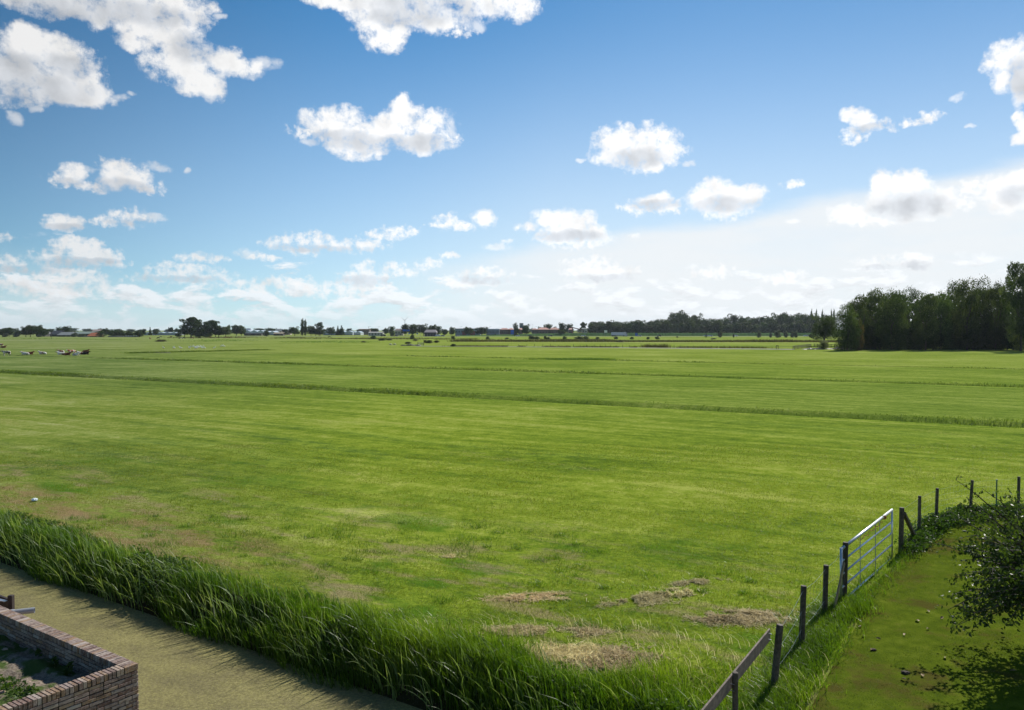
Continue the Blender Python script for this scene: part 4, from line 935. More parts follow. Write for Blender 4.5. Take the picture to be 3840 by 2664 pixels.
# the copse on the right
G = 'willows of the dark copse on the right'
copse = [(3178,1140,95,243,'leftmost tree of the dark copse, low and sloping to the meadow'), (3222,1110,105,247,'second tree from the left in the dark copse'), (3282,1084,115,250,'third tree from the left in the dark copse, first of its flat top'),
 (3345,1088,110,246,'fourth tree from the left in the dark copse'), (3408,1082,115,250,'tree at the middle of the long flat top of the copse'), (3472,1102,100,248,'lower tree just left of the dip in the copse'), (3528,1094,95,246,'small pointed tree right after the dip in the copse'),
 (3575,1058,95,250,'tree where the copse steps up to its taller half'), (3628,1046,110,248,'left of the two highest rounded domes of the copse'), (3684,1042,110,250,'right of the two highest rounded domes of the copse'), (3735,1060,90,252,'tree sloping down right of the highest domes'), (3778,1098,85,246,'low tree in the notch before the frame edge')]
for i, (x, y, w, d_, lab) in enumerate(copse): tree('willow', x, y, w*.98, d_+(i*7 % 5-2)*3.5, lab, G, 'near', 'willow_leaf', i % 3)
tree('loose', 3830, 985, 135, 232, 'tall tree at the right frame edge rising above the copse', 'trees at the right frame edge', 'near', 'willow_leaf', 0)
tree('willow', 3862, 1040, 150, 236, 'broad dark tree cut by the right frame edge under the tallest crown', 'trees at the right frame edge', 'near', 'willow_leaf', 1)
for i in range(10): tree('willow', 3235+i*62, 1112-6*(i % 3)-(20 if i > 5 else 0), 120, 268+5*(i % 2), nth(i)+' tree from the left in the back row of the copse', 'back row of the copse', 'mid', 'willow_leaf', i % 3)
for i in range(13): tree('bush', 3250+i*50, 1210+8*(i % 3), 80, 252-4*(i % 3), nth(i)+' undergrowth shrub from the left at the foot of the copse', 'undergrowth of the copse', 'mid', 'far_leaf', i % 3)
tree('willow', 3192, 1190, 62, 240, 'small yellowish green willow standing at the left foot of the copse', None, 'near', 'bush_leaf', 2)
tree('willow', 3222, 1198, 36, 239, 'narrow tree with yellowing top at the left foot of the copse', None, 'near', 'autumn_leaf', 0)
tree('round', 3092, 1178, 112, 300, 'single broad round tree standing free left of the copse', None, 'near', 'bush_leaf', 1)
tree('bush', 3088, 1276, 46, 252, 'light green willow bush on the heap beside the rail fence', None, 'near', 'bright_leaf', 0, cat='bush')
# the long wood beyond the motorway
G = 'trees of the long wood beyond the motorway'
special = {2235:'rounded tree at the left end of the long wood', 2372:'dome-shaped tree above the white lorry cab', 2535:'highest and broadest tree of the long wood', 2612:'tall round tree right after the highest one of the wood', 2755:'pointed tree at the middle of the long wood', 2908:'first of the twin tall trees on the right half of the wood', 2940:'second of the twin tall trees on the right half of the wood'}
for i, (x, y, w) in enumerate([(2235,1206,56),(2262,1211,36),(2285,1212,34),(2312,1206,52),(2345,1211,38),(2372,1202,52),(2402,1209,38),(2432,1203,46),(2462,1198,46),(2492,1198,48),(2535,1167,68),(2566,1176,52),(2588,1190,40),(2612,1177,42),(2645,1194,46),(2677,1195,46),(2712,1192,46),(2755,1178,42),(2790,1190,44),(2822,1190,46),(2848,1186,54),(2880,1190,46),(2908,1175,46),(2940,1173,50),(2967,1180,44),(2992,1180,46),(3017,1175,48),(3042,1182,46),(3075,1182,54),(3112,1186,54)]):
    tree('round', x, y, w*1.25, 960+12*(i % 4), special.get(x, nth(i)+' dark crown from the left in the long wood beyond the motorway'), G, 'mid', 'far_leaf', i % 3)
for i in range(27): tree('bush', 2222+i*34, 1216-7*(i % 3), 52, 925, nth(i)+' low tree from the left along the foot of the long wood', 'front row of the long wood', 'far', 'far_leaf', i % 3)
for x, y, w, lab in [(3043,1162,12,'leftmost of the small poplars peeping over the free round tree'), (3060,1161,11,'second small poplar peeping over the free round tree'), (3083,1163,11,'third small poplar peeping over the free round tree'), (3117,1162,10,'left one of the close poplar pair beside the copse'), (3127,1161,10,'right one of the close poplar pair beside the copse')]:
    tree('poplar', x, y, w, 1000, lab, 'slim poplars behind the round tree', 'far', 'far_leaf')
# left and middle of the horizon
T = [('round',8,1232,34,720,'dark tree cut by the left frame edge'), ('round',36,1229,32,725,'dark round tree second from the left edge'), ('round',64,1238,26,730,'low tree left of the big dark clump'),
 ('round',97,1226,46,700,'left shoulder of the big dark tree clump near the left edge'), ('round',114,1219,46,705,'highest tree of the big dark clump near the left edge'), ('round',141,1220,50,702,'broad right-hand tree of the big dark clump'), ('round',166,1233,34,700,'low right end of the big dark clump'),
 ('round',222,1229,32,800,'tree left of the pair rising over the farm barns'), ('round',244,1223,40,805,'broad tree rising over the grey barn roof'), ('round',200,1240,26,790,'small tree beside the utility pole'),
 ('round',330,1242,16,860,'small tree between green shed and pale house'), ('round',400,1231,28,760,'dark tree rising right of the pale farmhouse'), ('round',414,1240,26,755,'dark low tree right of the farmhouse tree'), ('bush',379,1241,38,690,'dark round bush in front of the orange roof'),
 ('bush',432,1236,34,700,'bushy tree left in the hedge of the farmyard'), ('bush',455,1239,34,700,'bushy tree second in the hedge of the farmyard'), ('bush',485,1242,44,700,'broad low tree in the middle of the farmyard hedge'), ('bush',520,1240,44,695,'dark round bush closing the farmyard hedge on the right'),
 ('round',540,1234,16,900,'small dark tree right of the farmyard'), ('conifer',563,1227,13,900,'pointed conifer right of the farmyard'), ('round',584,1237,26,900,'low tree right of the pointed conifer'), ('round',634,1228,13,950,'left one of two small round trees over the greenhouse'), ('round',644,1228,12,950,'right one of two small round trees over the greenhouse'), ('round',661,1231,14,950,'small tree left of the big loose copse'), ('round',673,1235,12,950,'tiny tree left of the big loose copse'),
 ('bush',668,1248,26,705,'low bush at the left foot of the big loose copse'), ('round',692,1216,44,702,'lower left tree of the big loose copse'), ('loose',716,1190,84,700,'tallest open-crowned tree of the big loose copse'), ('round',735,1200,60,706,'dense tree behind the tallest one of the loose copse'), ('loose',782,1201,56,702,'second open-crowned tree of the loose copse'), ('loose',808,1204,42,700,'slender open tree on the right of the loose copse'), ('round',775,1215,46,708,'dense tree between the open crowns of the loose copse'), ('round',820,1224,52,703,'round dark tree right of the open crowns'), ('round',846,1223,48,700,'round green tree at the right end of the loose copse'), ('bush',775,1250,40,694,'pale green bush at the foot of the loose copse'), ('bush',745,1246,60,696,'low green undergrowth at the foot of the tallest open tree'), ('round',858,1219,16,820,'small pointed crown over the right end of the loose copse'),
 ('round',886,1220,42,850,'left half of the dark dome right of the loose copse'), ('round',905,1222,38,850,'right half of the dark dome right of the loose copse'), ('round',985,1233,20,1000,'small tree behind the greenhouses left part'), ('bush',999,1239,26,760,'dark round bush in front of the long greenhouse'), ('round',1012,1230,20,1000,'small tree behind the greenhouses right part'), ('round',1036,1232,18,1000,'small tree above the farmhouse roofs'), ('round',1070,1235,18,1000,'low tree before the round dark one'),
 ('round',1105,1225,42,800,'round dark tree left of the tall poplars'), ('poplar',1134,1195,17,810,'taller of the two dark poplars'), ('poplar',1145,1198,14,812,'shorter poplar leaning on the taller one'), ('round',1166,1222,36,805,'dense tree right of the tall poplars'), ('loose',1196,1209,34,808,'open-crowned tree right of the tall poplars'), ('round',1200,1232,36,806,'low dark tree under the open crown right of the poplars'), ('round',1183,1230,34,804,'low dense tree closing the poplar group'),
 ('round',1243,1227,32,900,'round tree standing alone after the poplar group'), ('conifer',1267,1223,18,900,'left one of the twin dark conifers'), ('conifer',1281,1222,24,900,'right one of the twin dark conifers'), ('round',1408,1233,28,1000,'low tree right of the brown flat house'), ('round',1446,1231,22,1000,'low tree left of the overhead sign'), ('round',1469,1224,28,800,'dark tree left of the blue overhead sign'), ('bush',1471,1244,18,770,'bright green bush under the dark tree by the overhead sign'),
 ('round',1519,1216,32,830,'left tree of the wide clump under the wind turbine'), ('round',1548,1217,46,832,'middle tree of the wide clump under the wind turbine'), ('round',1588,1215,44,828,'tall right-hand tree of the clump under the wind turbine'), ('round',1622,1219,44,832,'tree over the open barn, right end of the clump'), ('round',1645,1224,22,830,'small tree right of the open barn'), ('round',1667,1238,26,820,'low tree right of the open barn'), ('round',1695,1227,26,820,'oval tree alone right of the open barn'),
 ('round',1757,1227,42,860,'round tree in front of the red-walled hall'), ('round',1806,1227,46,860,'broad low tree left of the blue-grey hall'), ('poplar',1934,1211,26,800,'upright oval tree before the salmon roofs'), ('round',1972,1217,36,800,'broad tree right of the dark blue tower'), ('round',2055,1216,34,960,'tree rising behind the salmon roofs'), ('round',2025,1226,26,960,'low tree behind the salmon roofs'), ('round',2108,1211,26,960,'left of two trees over the dark gable'), ('round',2132,1215,30,960,'right of two trees over the dark gable'), ('loose',2188,1209,28,940,'open tree just left of the long wood'), ('round',2110,1236,36,810,'low bush in front of the salmon roofed row'), ('round',2080,1226,22,980,'small tree between the salmon roofs and the dark gable')]
for i, (kd, x, y, w, d_, lab) in enumerate(T):
    tree(kd, x, y, w, d_, lab, 'trees along the horizon', 'mid' if d_ < 830 else 'far', 'bush_leaf' if ('green' in lab and 'greenhouse' not in lab) else 'far_leaf', cat='bush' if kd == 'bush' else 'tree')
for x, y, w, lab in [(277,1251,32,'large grey-green shrub before the long green shed'), (299,1253,18,'middle grey-green shrub before the long green shed'), (313,1254,18,'right grey-green shrub before the long green shed'), (20,1250,22,'grey-green shrub under the leftmost trees'), (60,1249,24,'grey-green shrub left of the big dark clump'), (148,1255,22,'small low shrub right under the big clump')]:
    tree('bush', x, y, w, 695, lab, 'grey shrubs by the farm', 'far', 'grey_leaf', cat='bush')
rr = random.Random(6)
for i in range(74):
    x = -20+i*43+rr.uniform(-12, 12)
    if x < 2200: tree(rr.choice(['round', 'round', 'bush']), x, 1236-rr.uniform(0, 6), rr.uniform(20, 46), 1700+rr.uniform(-150, 250), nth(i)+' tree from the left in the hazy farthest line on the horizon', 'farthest line of trees', 'far', 'far_leaf')
# young trees in the motorway verge
for x, y, w, lab in [(2700,1240,17,'tallest pointed young tree alone in the motorway verge'), (2648,1250,6,'tiny sapling left of the pointed young tree'), (2751,1252,8,'small sapling beside the glinting car'), (2846,1241,17,'pointed young tree right of the glinting car'), (2890,1248,14,'pale bushy young tree, left one of the right-hand group'), (2916,1238,24,'broadest young tree of the right-hand group'), (2947,1242,17,'young tree right of the broadest one'), (2972,1242,15,'left of the last close pair of young trees'), (2985,1241,16,'right of the last close pair of young trees'), (3040,1254,14,'low bush at the left foot of the free round tree'), (2540,1262,10,'low scrub dot in the verge under the highest wood tree')]:
    tree('bush', x, y, w, 640, lab, 'young trees in the motorway verge', 'far', 'grey_leaf', cat='tree')
for i, (x, y, w) in enumerate(sorted([(1400,1258,22),(1545,1254,18),(1995,1259,26),(2012,1262,22),(2045,1260,14),(2055,1264,20),(2118,1261,18),(2170,1262,34),(2195,1261,26),(2240,1264,16),(2310,1262,16),(2370,1264,18),(2430,1264,14),(2465,1262,18),(2675,1268,22),(1830,1262,16),(1700,1260,16),(1900,1266,16)])):
    tree('bush', x, y, w, 520, nth(i)+' low dark scrub bush from the left before the motorway', 'scrub bushes before the motorway', 'far', 'bush_leaf', cat='bush', name='scrub_bush')
# loose low thickets out on the meadow
for i, (x, yt, yb, w, lab) in enumerate([(1432,1270,1278,34,'dark low thicket on the far meadow, left of centre'), (1458,1271,1277,24,'thin thicket beside the dark one on the far meadow'), (1610,1276,1288,30,'dark thicket right of the small field gate'), (1636,1277,1286,26,'second thicket right of the small field gate'), (1595,1275,1287,14,'reddish thicket beside the small field gate'), (1530,1282,1290,26,'pale green bush behind the dark soil heap'), (1365,1279,1285,20,'reddish low weed clump left of the two sheep'), (1558,1273,1279,20,'sparse low bush on the far meadow'), (1700,1290,1300,24,'dark weed clump at the left start of the farm track'), (2325,1276,1284,40,'flat green thicket beyond the farm track'), (600,1274,1282,42,'reddish weed mound in front of the horses')]):
    d_ = gnd(x, yb).y; tree('bush', x, yt, w, d_, lab, 'thickets on the far meadow', 'far', 'bush_leaf' if 'dark' in lab else 'verge', cat='bush', name='thicket')
# ------------------------------------------------------------------ far ground strips, crop, verge
def sheet(name, pts, mat, label, z=.006):
    o = npmesh(name, [(p.x, p.y, z) for p in pts], [[tuple(range(len(pts)))]], mat)
    if o.data.polygons[0].normal.z < 0: o.data.flip_normals()
    return tag(o, label, name.replace('_', ' '), kind='structure')
M['asphalt'] = M_('asphalt', (.07,.07,.072), var=.2, rough=.85, scale=.5)
M['track'] = M_('dry dusty track', (.17,.165,.13), var=.3, rough=.95, scale=.4)
M['mud'] = M_('brown ditch mud', (.075,.06,.05), var=.3, rough=.8, scale=.3)
sheet('farm_track', [gnd(1560, 1297.6), gnd(2300, 1303.0), gnd(2980, 1309.3), gnd(2980, 1312.2), gnd(2300, 1305.2), gnd(1560, 1299.4)], M['track'], 'pale dusty farm track crossing the far meadow')
sheet('motorway', [Vector((-260, 742, 0)), Vector((900, 742, 0)), Vector((900, 768, 0)), Vector((-260, 768, 0))], M['asphalt'], 'grey motorway in front of the long wood', .01)
sheet('mud_strip', [gnd(505, 1322.5), gnd(560, 1319.8), gnd(642, 1319.6), gnd(640, 1324.4), gnd(520, 1324.6)], M['mud'], 'brown muddy ditch end near the geese')
def strip_blades(name, x0, x1, y0, y1, yb0, n, h, w, mat, label, seed, thr=.0, jy=1.5, sc=.02):
    """upright tufts along a line from gnd(x0,y0) to gnd(x1,y1)"""
    rs = np.random.RandomState(seed); a, b = gnd(x0, y0), gnd(x1, y1); u = rs.uniform(0, 1, n); x = a.x+(b.x-a.x)*u+rs.normal(0, 1, n); y = a.y+(b.y-a.y)*u+rs.uniform(-1, 1, n)*yb0
    d = vnoise(x, y*.5, sc, seed)*.6+vnoise(x, y, sc*5, seed+1)*.4; k_ = d > thr; x, y, d = x[k_], y[k_], d[k_]; n = len(x)
    return grass_obj(name, np.stack([x, y, 0*x-.02], -1), h*(.35+1.0*d)*rs.uniform(.6, 1.2, n), w*rs.uniform(.6, 1.4, n), rs.uniform(.05, .5, n), rs.uniform(0, 6.28, n), mat, rs, 2, label, 'weeds')
strip_blades('verge_weeds', 1700, 3900, 1281, 1284, 14, 16000, 1.25, .28, M['verge'], 'brownish reed and weeds filling the ditch before the motorway', 3, .2, sc=.03)
strip_blades('pale_grass', 700, 2300, 1266, 1276, 45, 14000, .7, .30, M['verge'], 'pale seeding grass belt on the far meadow', 5, .42, sc=.03)
strip_blades('track_weeds', 1650, 2900, 1299, 1307, 1.5, 5200, .75, .10, M['verge'], 'tufts of weeds along the farm track', 7, .47, sc=.06)
strip_blades('dock_weeds', 2415, 2500, 1303, 1304, 2.0, 900, 1.5, .10, M['verge'], 'tall dock stalks standing beside the farm track', 8, .3, sc=.2)
strip_blades('ditch_fringe', 480, 1010, 1326, 1313, 1.0, 3600, .5, .10, M['rough_blade'], 'dark grassy fringe of the ditch near the geese', 9, .35, sc=.08)
strip_blades('meadow_fringe', -200, 1400, 1268, 1284, 30, 9000, .5, .22, M['rough_blade'], 'rough grass belt on the far left meadow', 10, .5, sc=.03)
strip_blades('rough_patch', 1990, 2300, 1348, 1349, 5, 3200, .35, .07, M['rough_blade'], 'darker grass patch in the middle distance', 12, .3, sc=.06)
def build_crop():
    rs = np.random.RandomState(2); nx, ny = 420, 14; xs = np.linspace(-60, 520, nx); ys = np.linspace(800, 880, ny); X, Y = np.meshgrid(xs, ys, indexing='ij'); 
    Z = 2.2+.35*vnoise(X, Y, .06, 3)+rs.uniform(0, .55, X.shape); Z[:, 0] = 0; Z *= np.clip((X+60)/120, 0, 1)
    i = np.arange(nx-1)[:, None]*ny+np.arange(ny-1)[None]; q = np.stack([i, i+ny, i+ny+1, i+1], -1).reshape(-1, 4)
    o = npmesh('maize_field', np.stack([X, Y, Z], -1).reshape(-1, 3), [q], M['crop'], rnd=rs.rand(nx*ny)); tag(o, 'even green crop field between the motorway and the long wood', 'crop', kind='stuff')
build_crop()
# ------------------------------------------------------------------ buildings
def PM(name, c, **k):
    if name not in M: M[name] = M_(name, c, **k)
    return M[name]
DW = PM('dark wall', (.06,.055,.05)); RG = PM('grey sheet roof', (.22,.24,.24), scale=.6); GG = PM('greenish roof', (.20,.26,.22), scale=.6); OR_ = PM('orange tiles', (.42,.13,.05), scale=.8)
PK = PM('salmon roof', (.50,.25,.19), scale=.6); BW = PM('beige wall', (.38,.34,.28), scale=.6); DR = PM('dark roof', (.05,.055,.065), scale=.6); GL = PM('greenhouse glass', (.42,.48,.52), rough=.25, scale=.3)
RW = PM('red wall', (.33,.09,.07), scale=.6); BG = PM('blue grey wall', (.25,.30,.36), scale=.5); BR = PM('brown roof', (.20,.13,.10), scale=.6); WH = M['white']; BT = PM('dark blue cladding', (.035,.06,.11)); BL = PM('blue sign', (.015,.12,.55), var=.1); PV = PM('pale concrete', (.48,.47,.45), scale=.4)
def house(x0, x1, yr, ye, yb, dist, wall, roof, label, depth=12, hip=0.0, name='barn', cat='building', wins=3, group=None, wl=.25, door=True):
    """gabled or hipped building facing the camera; x0,x1,yr,ye,yb are read off the photograph at this distance"""
    a, b = at(x0, 1240, dist).x, at(x1, 1240, dist).x; W = b-a; ze = at(0, ye, dist).z; zr = at(0, yr, dist).z
    zr = max(zr, ze+.15); t = empty(name, ((a+b)/2, dist+depth/2, 0), label=label, cat=cat, group=group)
    o = .35; m = MB(); m.box((0, 0, ze/2-.2), (W-2*o, depth-2*o, ze+.4))
    if not hip: m.prism([(-depth/2+o, ze-.02), (depth/2-o, ze-.02), (0, zr-.15)], -W/2+o+.02, W/2-o-.02)
    m.build('wall', wall, t)
    m = MB(); k = hip*W; v = [(-W/2,-depth/2,ze), (W/2,-depth/2,ze), (W/2,depth/2,ze), (-W/2,depth/2,ze), (-W/2+k,0,zr), (W/2-k,0,zr)]
    v2 = [(x, y, z-.18) for x, y, z in v]
    m.add(v+v2, [(0,1,5,4), (2,3,4,5), (1,2,5), (3,0,4), (6,10,11,7), (8,11,10,9), (7,11,8), (9,10,6), (0,6,7,1), (1,7,8,2), (2,8,9,3), (3,9,6,0)]); m.build('roof', roof, t)
    for i in range(wins):
        x = -W/2+W*(i+.5)/wins; s = min(1.6, W/wins*.45); m = MB(); m.box((x, -depth/2+o-.04, ze*.55), (s, .1, min(1.3, ze*.4))); m.build('window', M['glass'], t)
    if door: m = MB(); m.box((W*.18, -depth/2+o-.05, min(1.1, ze*.45)), (min(2.4, W*.12), .12, min(2.2, ze*.85))); m.build('door', PM('door paint', (.12,.10,.09)), t)
    return t
house(132, 168, 1238, 1253, 1262, 745, DW, DR, 'barn with steep dark roof left in the farmyard', hip=.12)
house(212, 264, 1246, 1257, 1264, 720, DW, RG, 'wide grey-roofed barn in the middle of the farm', depth=16)
house(185, 222, 1240, 1255, 1263, 740, DW, DR, 'dark gabled barn touching the wide grey barn', depth=14)
house(268, 342, 1244, 1252, 1260, 790, DW, GG, 'long shed with pale green-grey roof behind the farm shrubs', depth=18, wins=6)
house(324, 363, 1248, 1261, 1267, 700, DW, OR_, 'shed with a bright orange tiled roof', depth=12, hip=.15)
house(343, 373, 1236, 1243, 1252, 880, BW, PM('pinkish roof', (.36,.28,.25)), 'pale pinkish-grey farmhouse roof above the orange shed', depth=10)
house(290, 325, 1261, 1263, 1268, 692, DW, DR, 'long low dark shed left of the orange roof', depth=5, wins=4)
house(402, 462, 1260, 1262, 1268, 692, DW, PM('slate roof', (.10,.11,.12)), 'low dark shed right of the orange-roofed one', depth=5, wins=5)
t = house(466, 516, 1260, 1262, 1268, 690, DW, DR, 'low dark shed with a row of white panels on its front', depth=5, wins=0)
for i in range(5):
    m = MB(); W = at(516,1240,690).x-at(466,1240,690).x; m.box((-W/2+W*(i+.5)/5, -2.5, .95), (1.2, .2, .5)); m.build('panel', WH, t)
for x0, x1, yt, yb, d_, lab in [(540, 664, 1246, 1254, 930, 'long pale greenhouse left of the loose copse'), (915, 990, 1239, 1249, 930, 'bright greenhouse right of the dark dome of trees'), (975, 1030, 1242, 1251, 935, 'low greenhouse behind the dark round bush'), (1212, 1322, 1241, 1249, 930, 'long greenhouse right of the poplar group'), (1296, 1352, 1243, 1250, 940, 'low greenhouse left of the brown flat house')]:
    a, b = at(x0, 1240, d_).x, at(x1, 1240, d_).x; W = b-a; zt = at(0, yt, d_).z; n = max(3, int(W/7)); t = empty('greenhouse', ((a+b)/2, d_+10, 0), label=lab, cat='greenhouse', group='greenhouses on the horizon')
    m = MB(); m.box((0, 0, zt*.35), (W, 20, zt*.7)); m.build('wall', GL, t)
    m = MB()
    for i in range(n):
        xc = -W/2+W*(i+.5)/n; w2 = W/n/2-.02; vs = [(xc-w2,-10,zt*.7), (xc+w2,-10,zt*.7), (xc,-10,zt), (xc-w2,10,zt*.7), (xc+w2,10,zt*.7), (xc,10,zt)]; m.add(vs, [(0,1,2), (3,5,4), (1,4,5,2), (0,2,5,3)])
    m.build('roof', GL, t); m = MB(); m.box((0, -10.06, zt*.12), (W, .1, zt*.24)); m.build('plinth', BG, t)
house(914, 980, 1249, 1251, 1258, 850, DW, DR, 'long dark shed below the bright greenhouse', depth=8, wins=8)
house(918, 940, 1232, 1240, 1250, 1000, BG, BG, 'blue-grey roofed house beyond the greenhouse', depth=10, hip=.2, name='house')
house(1030, 1056, 1234, 1242, 1250, 990, BW, RG, 'grey roofed house left of the round dark tree', depth=10, name='house')
house(1024, 1062, 1247, 1252, 1257, 850, DW, PM('sand roof', (.42,.34,.24)), 'low shed with a sand coloured roof', depth=8)
house(1060, 1088, 1236, 1243, 1250, 1000, BW, DR, 'dark roofed house partly behind the round dark tree', depth=10, name='house')
house(1345, 1386, 1234, 1235.5, 1245, 1000, PM('brown wall', (.14,.10,.08)), BR, 'brown flat-roofed house left of the pale ramp', depth=12, wins=7, name='house')
house(1272, 1290, 1234, 1241, 1250, 960, WH, DR, 'small white-gabled house between the twin conifers', depth=8, hip=.35, name='house', wins=1)
house(1380, 1436, 1245, 1248, 1257, 830, PV, PV, 'pale low concrete building beside the motorway', depth=10, wins=5, door=False)
house(1480, 1512, 1233.5, 1240, 1250, 880, BW, PM('dusty roof', (.33,.25,.22)), 'house with dusty brown roof left of the overhead sign', depth=9, name='house', hip=.1)
t = house(1590, 1637, 1237, 1247, 1254, 770, DW, PM('grey violet roof', (.30,.27,.28)), 'open-fronted barn with wide grey-violet roof', depth=12, wins=0, hip=.12)
for i in range(5):
    W = at(1637,1240,770).x-at(1590,1240,770).x; m = MB(); m.box((-W/2+.5+(W-1)*i/4, -6.1, 1.2), (.3, .3, 2.6)); m.build('pillar', BW, t)
t = house(1706, 1802, 1232, 1234, 1248, 900, BG, DR, 'long flat hall with red wall sections', depth=20, wins=9)
for x0, x1 in ((1733, 1748), (1762, 1782)):
    a, b, c = (at(q, 1240, 900).x for q in (x0, x1, 1754)); m = MB(); m.box(((a+b)/2-c, -9.75, 2.6), (b-a, .25, 4.4)); m.build('red_panel', RW, t)
house(1822, 1874, 1233, 1235, 1248, 870, BG, BG, 'pale blue-grey hall left of the salmon roofs', depth=16, wins=10)
for x0, x1, yr, lab in [(1872,1912,1231,'leftmost salmon hipped roof building'), (1906,1927,1231,'narrow salmon roofed building behind the blue sign'), (1942,1962,1231,'small salmon roofed building under the blue tower'), (1994,2016,1232,'small salmon roofed building left of the wide pair'), (2012,2064,1229,'wide salmon roofed building, left one of the pair'), (2060,2099,1229,'wide salmon roofed building, right one of the pair'), (2132,2150,1231,'narrow salmon roofed building beside the dark gable')]:
    house(x0, x1, yr, 1236.5, 1249, 890, PM('brown brick wall', (.16,.11,.09)), PK, lab, depth=14, hip=.3, name='pavilion', wins=5, group='salmon roofed buildings')
def tower():
    d_ = 1100; a, b = at(1948,1240,d_).x, at(1962.5,1240,d_).x; z = at(0,1212.5,d_).z; t = empty('water_tower', ((a+b)/2, d_, 0), label='dark blue square tower rising behind the salmon roofs', cat='tower')
    m = MB(); m.box((0,0,z*.3), ((b-a)*.72, 4, z*.6)); m.build('shaft', BT, t); m = MB(); m.box((0,0,z*.8), (b-a, 5.4, z*.4)); m.build('head', BT, t)
    for q in (-1, 1): m = MB(); m.box((q*(b-a)*.22, -2.76, z*.84), ((b-a)*.22, .1, 1.6)); m.build('window', PM('pale window', (.4,.45,.5)), t)
tower()
def aframe():
    d_ = 850; t = empty('gabled_hall', (at(2165,1240,d_).x, d_, 0), label='hall with a dark red sloping roof edge left of the long wood', cat='building'); f = d_/F_PX
    m = MB(); m.prism([(-5,0),(5,0),(5,3.2),(-5,3.2)], -19*f, 22*f); m.build('wall', RW, t)
    m = MB(); z0, z1 = at(0,1227,d_).z, at(0,1236,d_).z; v = [(-21*f,-6,z0), (24*f,-6,z1-.6), (24*f,6,z1-.6), (-21*f,6,z0)]; m.add(v+[(x,y,z-.7) for x,y,z in v], [(0,1,2,3),(7,6,5,4),(0,4,5,1),(1,5,6,2),(2,6,7,3),(3,7,4,0)]); m.build('roof', PM('dark red edge', (.16,.05,.045)), t)
    m = MB(); m.box((-20*f,-5.5,z0/2), (1.0, 1.0, z0)); m.build('pillar', RW, t)
    for i in range(4): m = MB(); m.box((-14*f+i*9*f, -5.05, 1.7), (3, .1, 1.3)); m.build('window', M['glass'], t)
aframe()
house(2182, 2203, 1231, 1232.5, 1244, 900, PV, PV, 'pale flat box building at the left end of the long wood', depth=8, wins=2, name='house')
# ------------------------------------------------------------------ turbine, poles, signs
def turbine():
    d_ = 4600; h = at(1518.5, 1203.5, d_); t = empty('wind_turbine', (h.x, d_, 0), label='distant pale wind turbine over the trees', cat='wind turbine'); TU = PM('turbine grey', (.35,.38,.42), var=.05)
    m = MB(); m.tube([(0,0,0), (0,0,h.z)], [2.6, 1.5], 10); m.build('tower', TU, t); m = MB(); m.box((0,-.5,h.z+.8), (3, 8, 3.2)); m.build('nacelle', TU, t)
    for a in (48, 137, 272):
        c, s = math.cos(R(a)), math.sin(R(a)); L = 29; m = MB(); p = Vector((0,-6,h.z+.8)); dv = Vector((c,0,s)); n = Vector((-s,0,c))
        m.add([p-n*.9, p+n*.9, p+dv*L*.25+n*1.6, p+dv*L+n*.2, p+dv*L-n*.2, p+dv*L*.25-n*.9]+[q+Vector((0,-.8,0)) for q in (p-n*.9, p+n*.9, p+dv*L*.25+n*1.6, p+dv*L+n*.2, p+dv*L-n*.2, p+dv*L*.25-n*.9)], [(0,1,2,3,4,5), (11,10,9,8,7,6)]+[(i, (i+1) % 6+0, (i+1) % 6+6, i+6) for i in range(6)]); m.build('blade', TU, t)
turbine()
STL = PM('lamp steel', (.30,.33,.36), metal=.3)
def pole(name, x, yt, d_, r, label, cat, group=None, arm=0, mat=None):
    p = at(x, yt, d_); t = empty(name, (p.x, d_, 0), label=label, cat=cat, group=group); m = MB(); m.tube([(0,0,-.2), (0,0,p.z)], [r, r*.6], 6); m.build('pole', mat or STL, t)
    if arm: m = MB(); m.tube([(0,0,p.z), (arm,0,p.z+.3)], r*.5, 5); m.build('arm', STL, t); m = MB(); m.box((arm,0,p.z+.28), (1.0,.35,.18)); m.build('lamp_head', STL, t)
    return t
for i, x in enumerate((1383, 1418, 1457, 1501, 1577, 1600, 1650, 1688, 1725, 1835, 2005, 2080)): pole('street_lamp', x, 1226, 780, .11, nth(i)+' slim lamp post from the left along the motorway', 'street lamp', 'lamp posts along the motorway', arm=1.6)
for x, y, lab in ((1984,1216,'leftmost of the thin masts right of the blue tower'), (1991,1214,'middle and tallest of the thin masts right of the blue tower'), (1998,1215,'rightmost of the thin masts right of the blue tower')): pole('mast', x, y, 1000, .16, lab, 'mast', 'thin masts', mat=DW)
t = pole('utility_pole', 192, 1240, gnd(192,1271).y, .14, 'dark wooden utility pole standing before the left farm', 'pole', mat=M['bark']); m = MB(); z = at(192,1242,gnd(192,1271).y).z; m.box((0,0,z), (2.2,.14,.14)); m.build('crossarm', M['bark'], t)
pole('utility_pole', 1382, 1224, 900, .14, 'thin aerial mast over the brown flat house', 'pole', mat=DW)
def sign(x0, x1, y0, y1, d_, mat, label, legs=2, stack=1, gantry=False):
    a, b = at(x0, y0, d_), at(x1, y1, d_); t = empty('road_sign', ((a.x+b.x)/2, d_, 0), label=label, cat='sign', group='signs along the motorway'); W = b.x-a.x; H = (a.z-b.z)/stack
    for i in range(stack): m = MB(); m.box((0,0,b.z+H*(i+.5)), (W, .15, H*.94)); m.build('panel', mat, t)
    for i in range(legs): m = MB(); lx = -W*.35+W*.7*i/max(1, legs-1); m.tube([(lx,.2,-.2), (lx,.2,a.z)], .10, 6); m.build('pole', STL, t)
    if gantry: m = MB(); m.box((-W*.4,.25,a.z-.3), (W*2.2, .35, .5)); m.build('beam', STL, t)
